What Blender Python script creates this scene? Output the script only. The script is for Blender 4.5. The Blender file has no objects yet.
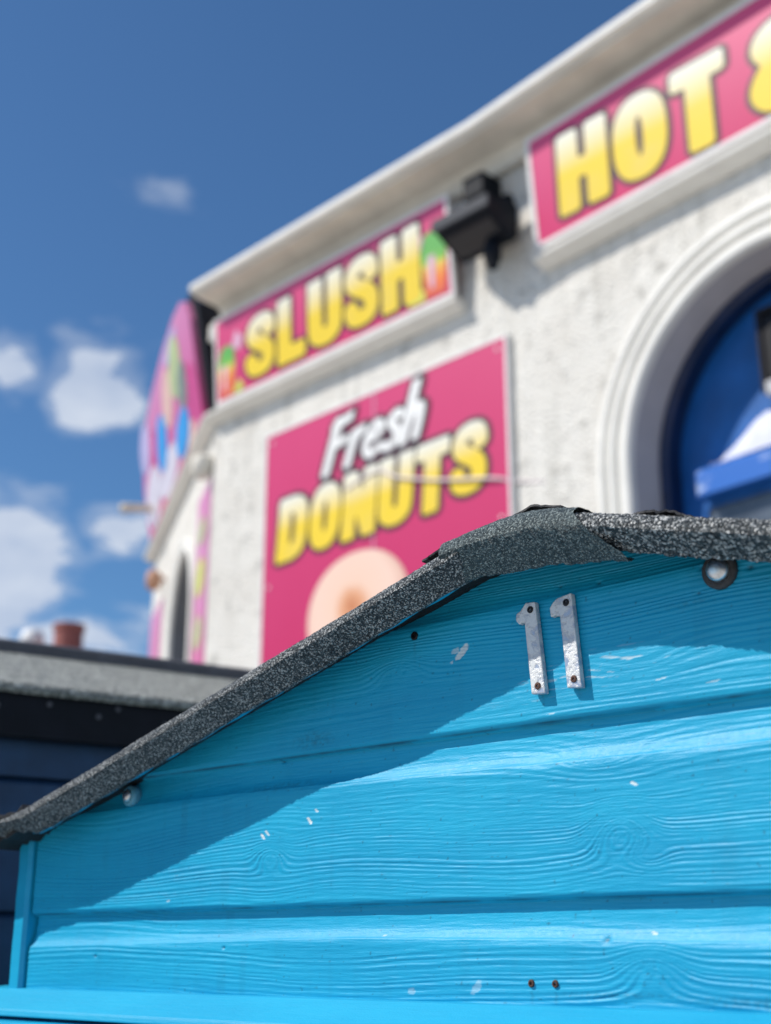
import bpy, bmesh, math, random
import numpy as np
from mathutils import Vector, Matrix

R_ = math.radians
scene = bpy.context.scene
C = bpy.context.collection
rng = np.random.default_rng(11)
random.seed(5)

# ------------------------------------------------------------------ camera
F_PX, PITCH, EYE = 1300.0, math.atan(438 / 1300.0), 1.6
cam_d = bpy.data.cameras.new("camera")
cam = bpy.data.objects.new("camera", cam_d)
C.objects.link(cam)
cam.location = (0, 0, EYE)
cam.rotation_euler = (math.pi / 2 + PITCH, 0, 0)
cam_d.sensor_fit = 'VERTICAL'
cam_d.sensor_height = 24.0
cam_d.lens = 24.0 * F_PX / 1024.0
cam_d.clip_start = 0.02
cam_d.clip_end = 3000
cam_d.dof.use_dof = True
cam_d.dof.focus_distance = 1.13
cam_d.dof.aperture_fstop = cam_d.lens / 1000 / 0.0104
scene.camera = cam

# ------------------------------------------------------------------ sun, sky, exposure
SUN_L = Vector((0.925, 0.048, -1.0)).normalized()        # the way the light travels
sun_d = bpy.data.lights.new("sun", 'SUN')
sun_d.energy = 4.2
sun_d.angle = R_(0.5)
sun_d.color = (1.0, 0.945, 0.865)
sun = bpy.data.objects.new("sun", sun_d)
C.objects.link(sun)
sun.rotation_euler = SUN_L.to_track_quat('-Z', 'Y').to_euler()
sun.location = (-6, -2, 10)
EL = math.asin(-SUN_L.z)
ROT = math.atan2(-SUN_L.x, -SUN_L.y)

world = bpy.data.worlds.new("World")
scene.world = world
world.use_nodes = True
scene.view_settings.view_transform = 'Standard'
scene.view_settings.look = 'None'
scene.view_settings.gamma = 1.0
scene.view_settings.use_curve_mapping = False
scene.view_settings.exposure = 0.2


class NT:
    """tiny node-tree writer"""
    def __init__(s, tree):
        s.t = tree
        s.n = tree.nodes
        s.n.clear()

    def add(s, typ, ins=None, **props):
        nd = s.n.new(typ)
        for k, v in props.items():
            setattr(nd, k, v)
        for k, v in (ins or {}).items():
            s.put(nd.inputs[k], v)
        return nd

    def put(s, sock, v):
        if isinstance(v, bpy.types.NodeSocket):
            s.t.links.new(v, sock)
        elif isinstance(v, bpy.types.Node):
            s.t.links.new(v.outputs[0], sock)
        else:
            sock.default_value = v

    def math(s, op, a, b=0.0, c=0.0, clamp=False):
        return s.add('ShaderNodeMath', {0: a, 1: b, 2: c}, operation=op, use_clamp=clamp).outputs[0]

    def noise(s, vec, scale, detail=4, rough=.55, dist=0.0):
        nd = s.add('ShaderNodeTexNoise', {'Scale': scale, 'Detail': detail, 'Roughness': rough, 'Distortion': dist})
        if vec is not None:
            s.put(nd.inputs['Vector'], vec)
        return nd

    def ramp(s, fac, stops, interp='LINEAR'):
        nd = s.add('ShaderNodeValToRGB', {'Fac': fac})
        cr = nd.color_ramp
        cr.interpolation = interp
        while len(cr.elements) < len(stops):
            cr.elements.new(0.5)
        for e, (p, c) in zip(cr.elements, stops):
            e.position = p
            e.color = c if len(c) == 4 else (*c, 1)
        return nd.outputs[0]

    def mix(s, fac, a, b, blend='MIX'):
        nd = s.add('ShaderNodeMix', data_type='RGBA', blend_type=blend)
        s.put(nd.inputs[0], fac)
        s.put(nd.inputs[6], a if not isinstance(a, tuple) else (*a, 1)[:4])
        s.put(nd.inputs[7], b if not isinstance(b, tuple) else (*b, 1)[:4])
        return nd.outputs[2]

    def mapping(s, vec, scale=(1, 1, 1), loc=(0, 0, 0), rot=(0, 0, 0)):
        return s.add('ShaderNodeMapping', {'Vector': vec, 'Scale': scale, 'Location': loc, 'Rotation': rot}).outputs[0]


def sky():
    t = NT(world.node_tree)
    out = t.add('ShaderNodeOutputWorld')
    st = t.add('ShaderNodeTexSky', sky_type='NISHITA')
    st.sun_disc = False
    st.sun_elevation = EL
    st.sun_rotation = ROT
    st.air_density = 1.0
    st.dust_density = 0.3
    st.ozone_density = 3.5
    blue = t.mix(1.0, st.outputs[0], (0.64, 0.94, 1.15), 'MULTIPLY')
    # clouds: billows of noise on a flat layer overhead, gathered where the photograph has them
    tc = t.add('ShaderNodeTexCoord').outputs['Generated']
    sp = t.add('ShaderNodeSeparateXYZ', {0: tc})
    z = t.math('MAXIMUM', sp.outputs[2], 0.03)
    inv = t.math('DIVIDE', 1.0, t.math('ADD', z, 0.22))
    flat = t.add('ShaderNodeVectorMath', {0: tc, 'Scale': inv}, operation='SCALE').outputs[0]
    n1 = t.noise(flat, 9.5, 7, .57, .15).outputs[0]
    n2 = t.noise(flat, 2.0, 3, .5).outputs[0]

    def lump(d, w, h):
        # a soft patch of the sky round a direction, wider than high
        d = Vector(d).normalized()
        df = t.add('ShaderNodeVectorMath', {0: tc, 1: tuple(d)}, operation='SUBTRACT').outputs[0]
        sc = t.add('ShaderNodeVectorMath', {0: df, 1: (1 / w, 1 / w, 1 / h)}, operation='MULTIPLY').outputs[0]
        ln = t.add('ShaderNodeVectorMath', {0: sc}, operation='LENGTH').outputs[1]
        return t.math('SUBTRACT', 1.0, t.math('SMOOTHSTEP', 0, 1) if False else ln, clamp=True)
    total = None
    for d, w, h, a in CLOUDS:
        l = t.math('MULTIPLY', lump(d, w, h), a)
        total = l if total is None else t.math('MAXIMUM', total, l)
    # elsewhere (behind and beside the view) broken fair weather cloud
    away = t.math('MULTIPLY', t.math('SUBTRACT', 0.2, sp.outputs[1], clamp=True), 0.5)
    total = t.math('MAXIMUM', total, away)
    f = t.math('ADD', n1, t.math('MULTIPLY', total, 0.80))
    f = t.math('ADD', f, t.math('MULTIPLY', n2, 0.10))
    mask = t.ramp(f, [(0.78, (0, 0, 0)), (0.98, (.34, .34, .34)), (1.25, (.86, .86, .86))], 'EASE')
    tone = t.ramp(n1, [(0.3, (5.0, 5.9, 7.6)), (0.75, (7.6, 8.2, 9.2))])
    col = t.mix(mask, blue, tone)
    bg = t.add('ShaderNodeBackground', {'Color': col, 'Strength': 0.085})
    t.put(out.inputs[0], bg)


def pix_dir(x, y):
    a = (x - 385.5) / F_PX
    b = (512 - y) / F_PX
    return (a, math.cos(PITCH) - b * math.sin(PITCH), math.sin(PITCH) + b * math.cos(PITCH))


CLOUDS = [(pix_dir(95, 385), .075, .060, 1.0), (pix_dir(15, 370), .050, .045, .85), (pix_dir(5, 580), .085, .11, 1.05),
          (pix_dir(118, 528), .060, .032, .8), (pix_dir(176, 195), .062, .034, .50),
          (pix_dir(70, 640), .16, .045, .8)]
sky()


# ------------------------------------------------------------------ helpers
def smooth(o):
    for p in o.data.polygons:
        p.use_smooth = True
    return o


def mesh_obj(name, verts, faces, m, parent=None, sm=False, attrs=None):
    me = bpy.data.meshes.new(name)
    me.from_pydata([tuple(map(float, v)) for v in verts], [], faces)
    me.validate()
    me.update()
    o = bpy.data.objects.new(name, me)
    C.objects.link(o)
    if m:
        me.materials.append(m)
    if parent:
        o.parent = parent
    for k, vals in (attrs or {}).items():
        a = me.attributes.new(k, 'FLOAT', 'POINT')
        a.data.foreach_set('value', np.asarray(vals, dtype=np.float32))
    if sm:
        smooth(o)
    return o


def grid_obj(name, P, m, parent=None, sm=True, keep=None, attrs=None):
    """P: (ny, nx, 3) array of points -> quad sheet"""
    ny, nx = P.shape[:2]
    idx = np.arange(ny * nx).reshape(ny, nx)
    q = np.stack([idx[:-1, :-1], idx[:-1, 1:], idx[1:, 1:], idx[1:, :-1]], -1)
    if keep is not None:
        q = q[keep]
    q = q.reshape(-1, 4)
    me = bpy.data.meshes.new(name)
    me.vertices.add(ny * nx)
    me.vertices.foreach_set('co', P.reshape(-1).astype(np.float32))
    me.loops.add(q.size)
    me.loops.foreach_set('vertex_index', q.reshape(-1).astype(np.int32))
    me.polygons.add(len(q))
    me.polygons.foreach_set('loop_start', np.arange(0, q.size, 4, dtype=np.int32))
    me.polygons.foreach_set('loop_total', np.full(len(q), 4, dtype=np.int32))
    me.polygons.foreach_set('use_smooth', np.full(len(q), sm, dtype=bool))
    me.update(calc_edges=True)
    me.validate()
    o = bpy.data.objects.new(name, me)
    C.objects.link(o)
    if m:
        me.materials.append(m)
    if parent:
        o.parent = parent
    for k, vals in (attrs or {}).items():
        a = me.attributes.new(k, 'FLOAT', 'POINT')
        a.data.foreach_set('value', np.asarray(vals, dtype=np.float32).reshape(-1))
    return o


class MB:
    """collects shapes into one mesh"""
    def __init__(s):
        s.v = []
        s.f = []

    def add(s, verts, faces):
        b = len(s.v)
        s.v += [tuple(map(float, p)) for p in verts]
        s.f += [tuple(i + b for i in f) for f in faces]
        return s

    def box(s, a, b):
        x0, x1 = sorted((a[0], b[0]))
        y0, y1 = sorted((a[1], b[1]))
        z0, z1 = sorted((a[2], b[2]))
        v = [(x0, y0, z0), (x1, y0, z0), (x1, y1, z0), (x0, y1, z0), (x0, y0, z1), (x1, y0, z1), (x1, y1, z1), (x0, y1, z1)]
        return s.add(v, [(0, 3, 2, 1), (4, 5, 6, 7), (0, 1, 5, 4), (1, 2, 6, 5), (2, 3, 7, 6), (3, 0, 4, 7)])

    def prism(s, prof, p0, p1, ax):
        """prof: list of 2D points; ax: function (u, v, w)->xyz with w running p0..p1"""
        n = len(prof)
        v = [ax(u, w_, p0) for u, w_ in prof] + [ax(u, w_, p1) for u, w_ in prof]
        f = [(i, (i + 1) % n, n + (i + 1) % n, n + i) for i in range(n)]
        f += [tuple(range(n))[::-1], tuple(range(n, 2 * n))]
        return s.add(v, f)

    def tube(s, pts, r, n=12, caps=True):
        pts = [Vector(p) for p in pts]
        rs = r if isinstance(r, (list, tuple)) else [r] * len(pts)
        rings = []
        up = Vector((0, 0, 1))
        for i, p in enumerate(pts):
            t = (pts[min(i + 1, len(pts) - 1)] - pts[max(i - 1, 0)]).normalized()
            a = t.cross(up)
            if a.length < 1e-3:
                a = t.cross(Vector((1, 0, 0)))
            a.normalize()
            b = t.cross(a)
            rings.append([p + (a * math.cos(k * 2 * math.pi / n) + b * math.sin(k * 2 * math.pi / n)) * rs[i] for k in range(n)])
        v = [q for ring in rings for q in ring]
        f = []
        for i in range(len(pts) - 1):
            for k in range(n):
                f.append((i * n + k, i * n + (k + 1) % n, (i + 1) * n + (k + 1) % n, (i + 1) * n + k))
        if caps:
            f.append(tuple(range(n))[::-1])
            f.append(tuple((len(pts) - 1) * n + k for k in range(n)))
        return s.add(v, f)

    def lathe(s, prof, origin, axis='y', n=28):
        """prof: (radius, height along axis) pairs"""
        v, f = [], []
        for r, h in prof:
            for k in range(n):
                a = 2 * math.pi * k / n
                c, d = r * math.cos(a), r * math.sin(a)
                p = (c, h, d) if axis == 'y' else (c, d, h)
                v.append((p[0] + origin[0], p[1] + origin[1], p[2] + origin[2]))
        for i in range(len(prof) - 1):
            for k in range(n):
                f.append((i * n + k, i * n + (k + 1) % n, (i + 1) * n + (k + 1) % n, (i + 1) * n + k))
        f.append(tuple(range(n)))
        f.append(tuple((len(prof) - 1) * n + k for k in range(n)))
        return s.add(v, f)

    def build(s, name, m, parent=None, sm=False, bevel=0, seg=2):
        o = mesh_obj(name, s.v, s.f, m, parent, sm)
        bm = bmesh.new()
        bm.from_mesh(o.data)
        bmesh.ops.recalc_face_normals(bm, faces=bm.faces)
        bm.to_mesh(o.data)
        bm.free()
        if bevel:
            b = o.modifiers.new('edge', 'BEVEL')
            b.width = bevel
            b.segments = seg
            b.limit_method = 'ANGLE'
            b.angle_limit = R_(35)
        return o


def thing(name, label, cat, loc=(0, 0, 0), rotz=0.0, parent=None, group=None, tilt=0.0):
    o = bpy.data.objects.new(name, None)
    C.objects.link(o)
    o.empty_display_size = .1
    o.location = loc
    o.rotation_euler = (tilt, 0, rotz)
    o['label'] = label
    o['category'] = cat
    if group:
        o['group'] = group
    return o


def vnoise(x, y, seed=0):
    """smooth value noise on arrays, 0..1"""
    r = np.random.default_rng(seed)
    T = r.random((256, 256))
    xi = np.floor(x).astype(int)
    yi = np.floor(y).astype(int)
    fx = x - xi
    fy = y - yi
    fx = fx * fx * (3 - 2 * fx)
    fy = fy * fy * (3 - 2 * fy)
    g = lambda a, b: T[a & 255, b & 255]
    return (g(xi, yi) * (1 - fx) + g(xi + 1, yi) * fx) * (1 - fy) + (g(xi, yi + 1) * (1 - fx) + g(xi + 1, yi + 1) * fx) * fy


def fbm(x, y, seed=0, oct=4):
    s, a, t = 0, 1, 0
    for i in range(oct):
        s = s + a * vnoise(x * 2 ** i, y * 2 ** i, seed + i)
        t += a
        a *= .5
    return s / t


# ------------------------------------------------------------------ materials
def new_mat(name):
    m = bpy.data.materials.new(name)
    m.use_nodes = True
    t = NT(m.node_tree)
    out = t.add('ShaderNodeOutputMaterial')
    b = t.add('ShaderNodeBsdfPrincipled')
    t.put(out.inputs[0], b.outputs[0])
    co = t.add('ShaderNodeTexCoord').outputs['Object']
    return m, t, b, co


def bump(t, b, h, strength, dist):
    nd = t.add('ShaderNodeBump', {'Height': h, 'Strength': strength, 'Distance': dist})
    t.put(b.inputs['Normal'], nd.outputs[0])


def plain(name, col, rough=.6, metal=0.0, var=.12, scale=20.0, bmp=0.0, bdist=.002, bscale=None, spec=.5):
    m, t, b, co = new_mat(name)
    n = t.noise(co, scale, 5, .6).outputs[0]
    dk = tuple(c * (1 - var) for c in col)
    lt = tuple(min(1, c * (1 + var)) for c in col)
    t.put(b.inputs['Base Color'], t.ramp(n, [(.3, dk), (.7, lt)]))
    t.put(b.inputs['Roughness'], t.math('ADD', rough - .06, t.math('MULTIPLY', n, .12)))
    b.inputs['Metallic'].default_value = metal
    b.inputs['Specular IOR Level'].default_value = spec
    if bmp:
        n2 = t.noise(co, bscale or scale * 3, 4, .6).outputs[0]
        bump(t, b, n2, bmp, bdist)
    return m


def attr(t, name):
    return t.add('ShaderNodeAttribute', attribute_name=name).outputs['Fac']


BLUE = (0.001, 0.345, 0.575)


def blue_paint(name, wear=True, grain=True):
    m, t, b, co = new_mat(name)
    big = t.noise(t.mapping(co, (3, 3, 14)), 1.6, 5, .6).outputs[0]
    col = t.ramp(big, [(.3, (BLUE[0] * .8, BLUE[1] * .88, BLUE[2] * .92)), (.72, (BLUE[0] * 1.6 + .004, BLUE[1] * 1.1, BLUE[2] * 1.06))])
    fl = t.noise(co, 260, 2, .5).outputs[0]
    if wear:
        chip = attr(t, 'chip')
        dirt = attr(t, 'dirt')
        col = t.mix(dirt, col, (.012, .035, .06))
        col = t.mix(chip, col, (.62, .70, .72))
    t.put(b.inputs['Base Color'], col)
    t.put(b.inputs['Roughness'], t.math('ADD', .42, t.math('MULTIPLY', fl, .16)))
    b.inputs['Specular IOR Level'].default_value = .38
    brush = t.noise(t.mapping(co, (28, 28, 420)), 1, 4, .65).outputs[0]
    fine = t.noise(co, 620, 3, .6).outputs[0]
    mid = t.noise(t.mapping(co, (60, 60, 190)), 1, 4, .6).outputs[0]
    h = t.math('ADD', t.math('ADD', brush, t.math('MULTIPLY', mid, .8)), t.math('MULTIPLY', fine, .55))
    if not grain:
        wv = t.noise(t.mapping(co, (3, 3, 150)), 1, 5, .6, .4).outputs[0]
        h = t.math('ADD', h, t.math('MULTIPLY', wv, 1.2))
    bump(t, b, h, .42, .0008)
    return m


def felt(name, dark, mid, pale, scale=430.0, pale_at=.74):
    m, t, b, co = new_mat(name)
    v = t.add('ShaderNodeTexVoronoi', {'Vector': co, 'Scale': scale, 'Randomness': 1.0})
    rnd = t.add('ShaderNodeSeparateColor', {0: v.outputs['Color']}).outputs[0]
    big = t.noise(co, 18, 5, .65).outputs[0]
    r2 = t.math('ADD', rnd, t.math('MULTIPLY', t.math('SUBTRACT', big, .5), .30))
    col = t.ramp(r2, [(.0, dark), (.36, tuple(a * .6 + c * .4 for a, c in zip(dark, mid))), (.60, mid), (pale_at, tuple((a + c) / 2 for a, c in zip(mid, pale))), (.93, pale)])
    t.put(b.inputs['Base Color'], col)
    t.put(b.inputs['Roughness'], t.math('ADD', .42, t.math('MULTIPLY', rnd, .35)))
    b.inputs['Specular IOR Level'].default_value = .5
    dist = v.outputs['Distance']
    fine = t.noise(co, scale * 2.2, 3, .6).outputs[0]
    h = t.math('ADD', t.math('MULTIPLY', dist, -1.3), t.math('MULTIPLY', fine, .5))
    h = t.math('ADD', h, t.math('MULTIPLY', rnd, .6))
    bump(t, b, h, .9, .0016)
    return m


def render_wall(name):
    m, t, b, co = new_mat(name)
    n1 = t.noise(co, 2.2, 6, .65).outputs[0]
    n2 = t.noise(co, 9, 5, .6).outputs[0]
    v = t.add('ShaderNodeTexVoronoi', {'Vector': co, 'Scale': 55.0, 'Randomness': 1.0})
    base = t.ramp(n1, [(.3, (.68, .645, .585)), (.6, (.77, .745, .69))])
    stain = t.ramp(n2, [(.56, (0, 0, 0)), (.66, (.9, .9, .9))])
    col = t.mix(stain, base, (.46, .44, .40))
    streak = t.noise(t.mapping(co, (9, 9, .7)), 1, 4, .6).outputs[0]
    col = t.mix(t.ramp(streak, [(.54, (0, 0, 0)), (.72, (.5, .5, .5))]), col, (.46, .44, .39))
    t.put(b.inputs['Base Color'], col)
    b.inputs['Roughness'].default_value = .85
    h = t.math('ADD', t.math('MULTIPLY', v.outputs['Distance'], -1.0), t.math('MULTIPLY', n2, 1.2))
    bump(t, b, h, .65, .018)
    return m


def letter_mat(name, lo, hi, cut=(.30, .75)):
    m, t, b, co = new_mat(name)
    g = attr(t, 'grad')
    n = t.noise(co, 3, 3, .6).outputs[0]
    col = t.ramp(g, [(cut[0], lo), (cut[1], hi)])
    col = t.mix(t.ramp(n, [(.5, (0, 0, 0)), (.8, (.18, .18, .18))]), col, (.55, .5, .42))
    t.put(b.inputs['Base Color'], col)
    b.inputs['Roughness'].default_value = .38
    return m


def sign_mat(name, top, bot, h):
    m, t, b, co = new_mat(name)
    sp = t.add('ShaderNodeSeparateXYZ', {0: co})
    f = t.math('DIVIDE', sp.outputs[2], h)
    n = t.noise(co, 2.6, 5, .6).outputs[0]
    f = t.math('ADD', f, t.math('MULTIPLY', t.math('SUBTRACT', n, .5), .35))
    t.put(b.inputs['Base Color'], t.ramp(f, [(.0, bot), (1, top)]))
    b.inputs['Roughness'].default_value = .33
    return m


M = {}
M['blue_wall'] = blue_paint('weathered_blue_paint')
M['blue_trim'] = blue_paint('blue_trim_paint', wear=False, grain=False)
M['felt'] = felt('mineral_roof_felt', (.012, .016, .019), (.070, .088, .096), (.50, .52, .52), 820, .80)
M['felt_bright'] = felt('coarse_roof_felt', (.012, .016, .019), (.060, .076, .084), (.60, .61, .60), 640, .80)
M['felt_cap'] = felt('teal_bounce_roof_felt', (.026, .040, .044), (.090, .130, .140), (.36, .42, .41), 950, .86)  # teal in this felt stands for light bounced off the blue boards
M['felt_pale'] = felt('pale_roof_felt', (.10, .11, .10), (.26, .28, .25), (.55, .56, .52), 260, .80)
M['bitumen'] = plain('bitumen_edge', (.012, .012, .014), .55, var=.4, scale=80, bmp=.6, bdist=.003, bscale=120)
M['black_paint'] = plain('black_fascia_paint', (.005, .006, .010), .5, spec=.2, var=.35, scale=24, bmp=.3, bdist=.001, bscale=90)
M['navy_boards'] = plain('navy_board_paint', (.014, .048, .110), .5, var=.3, scale=14, bmp=.3, bdist=.001, bscale=60)
M['slate_cap'] = plain('slate_grey_ridge', (.075, .078, .092), .6, var=.25, scale=30, bmp=.4, bdist=.002, bscale=100)
M['wall'] = render_wall('pebbledash_render')
M['plaster'] = plain('painted_plaster', (.77, .75, .70), .65, var=.08, scale=5, bmp=.25, bdist=.003, bscale=25)
M['soffit'] = plain('cornice_plaster', (.70, .66, .58), .75, var=.14, scale=4, bmp=.25, bdist=.003, bscale=25)
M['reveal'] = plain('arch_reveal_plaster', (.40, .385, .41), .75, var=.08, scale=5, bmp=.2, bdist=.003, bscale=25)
M['white_frame'] = plain('white_sign_frame', (.78, .76, .74), .45, var=.08, scale=9)
M['floodlight'] = plain('dark_cast_metal', (.005, .008, .014), .6, metal=.0, var=.25, scale=20, spec=.15)
M['floodlight_rim'] = plain('weathered_grey_rim', (.045, .050, .062), .6, var=.2, scale=25, spec=.2)
M['lens'] = plain('dark_glass', (.004, .006, .012), .3, var=.2, scale=10)
M['outline'] = plain('dark_print', (.055, .022, .030), .4, var=.2, scale=15)
M['yellow'] = letter_mat('yellow_white_print', (.84, .60, .022), (.80, .80, .72), (.50, 1.0))
M['white_print'] = letter_mat('white_print', (.80, .79, .77), (.84, .84, .82))
M['navy'] = plain('navy_gloss', (.004, .018, .070), .35, var=.25, scale=8)
M['door_blue'] = plain('blue_door_paint', (.005, .095, .34), .38, var=.2, scale=6)
M['cloth_blue'] = plain('bright_blue_canvas', (.015, .19, .62), .6, var=.25, scale=10)
def worn_blue():
    m, t, b, co = new_mat('worn_bright_blue_paint')
    n = t.noise(t.mapping(co, (5, 5, 16)), 1.0, 5, .6).outputs[0]
    t.put(b.inputs['Base Color'], t.mix(t.ramp(n, [(.54, (0, 0, 0)), (.62, (.8, .8, .8))]), (.006, .125, .50), (.40, .50, .72)))
    b.inputs['Roughness'].default_value = .45
    return m


M['worn_blue'] = worn_blue()
M['patch_pale'] = plain('sunlit_patch_pale', (.62, .64, .78), .7, var=.12, scale=12)  # pale colour standing for sunlight on the door above the transom
M['pane'] = plain('dusty_window_glass', (.10, .12, .15), .15, var=.3, scale=6)
M['black_plastic'] = plain('black_plastic', (.008, .008, .011), .5, var=.2, scale=10, spec=.2)
M['grey_rim'] = plain('pale_grey_rim', (.42, .42, .45), .5, var=.15, scale=20)
M['steel'] = plain('zinc_cap', (.70, .72, .74), .38, metal=1.0, var=.25, scale=160, bmp=.4, bdist=.0004, bscale=300)
M['rubber'] = plain('rubber_washer', (.045, .047, .050), .7, var=.4, scale=300, bmp=.6, bdist=.0006, bscale=700)
M['clear_washer'] = plain('clear_plastic_washer', (.10, .34, .48), .3, var=.2, scale=200)
M['rust'] = plain('rusty_screw', (.10, .045, .030), .6, metal=.3, var=.5, scale=600)
M['black_screw'] = plain('black_screw', (.016, .014, .015), .45, metal=.5, var=.4, scale=500)
M['concrete'] = plain('promenade_paving', (.46, .43, .385), .85, var=.15, scale=3, bmp=.2, bdist=.003, bscale=60)
M['brick'] = plain('distant_brick', (.26, .12, .085), .85, var=.25, scale=6)
M['slate'] = plain('distant_slates', (.07, .075, .085), .7, var=.25, scale=8)
M['terracotta'] = plain('terracotta_pot', (.30, .10, .085), .75, var=.2, scale=8)
M['white_pot'] = plain('white_cowl', (.75, .76, .76), .5, var=.08, scale=8)
M['cable'] = plain('white_cable', (.70, .62, .62), .5, var=.1, scale=8)
M['bracket'] = plain('cream_bracket', (.55, .48, .38), .6, var=.2, scale=12)
M['dark_grey'] = plain('dark_side_panel', (.020, .021, .028), .7, var=.2, scale=9, spec=.15)
M['window_shade'] = plain('grey_window_board', (.17, .175, .19), .6, var=.12, scale=5)
M['lamp_clay'] = plain('clay_lamp', (.45, .24, .15), .6, var=.15, scale=15)


def numeral_mat():
    m, t, b, co = new_mat('flaking_silver_paint')
    n = t.noise(co, 90, 6, .7, .3).outputs[0]
    n2 = t.noise(co, 300, 4, .6).outputs[0]
    col = t.ramp(n, [(.36, (.34, .40, .52)), (.46, (.50, .53, .58)), (.55, (.68, .69, .68)), (.66, (.58, .60, .62))])
    t.put(b.inputs['Base Color'], col)
    b.inputs['Metallic'].default_value = .25
    t.put(b.inputs['Roughness'], t.ramp(n, [(.4, (.3, .3, .3)), (.6, (.55, .55, .55))]))
    bump(t, b, t.math('ADD', t.ramp(n, [(.44, (0, 0, 0)), (.54, (1, 1, 1))]), t.math('MULTIPLY', n2, .3)), .5, .0007)
    return m


M['numeral'] = numeral_mat()

# ------------------------------------------------------------------ ground
g = MB()
g.add([(-400, -400, 0), (400, -400, 0), (400, 400, 0), (-400, 400, 0)], [(0, 1, 2, 3)])
ground = g.build('ground', M['concrete'])
ground['kind'] = 'structure'


# ------------------------------------------------------------------ frames of reference of the three buildings
def zrot(az):      # local X of a front whose horizontals recede to the left at azimuth az
    a = R_(az)
    return math.atan2(-math.cos(a), -math.sin(a))


HUT_O, HUT_R = (0.1588, 1.05, 0), zrot(-47.5)
FRONT_O, FRONT_R = (0.6874, 6.5, 0), zrot(-43.8)
BEND = R_(-4.45)          # the right-hand front turns by this at the bend
CORNER = -2.709           # where the front ends on the left
SIDE_R = zrot(-16.4)

#__HUT__
# ================================================================== the blue beach hut
hut = thing('beach_hut', 'bright blue boarded beach hut numbered 11 under a black felt roof', 'beach hut', HUT_O, HUT_R)
APEX, SL, SR = 1.957, .283, .262       # roof line in the verge plane
OH = .061                              # how far the roof edge stands out from the boards


def roof_z(x):
    x = np.asarray(x, float)
    return np.where(x < 0, 1.957 + SL * x, 1.9425 - SR * x) - .012 * np.exp(-((x + .005) / .03) ** 2) * (x < .05)


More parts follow.
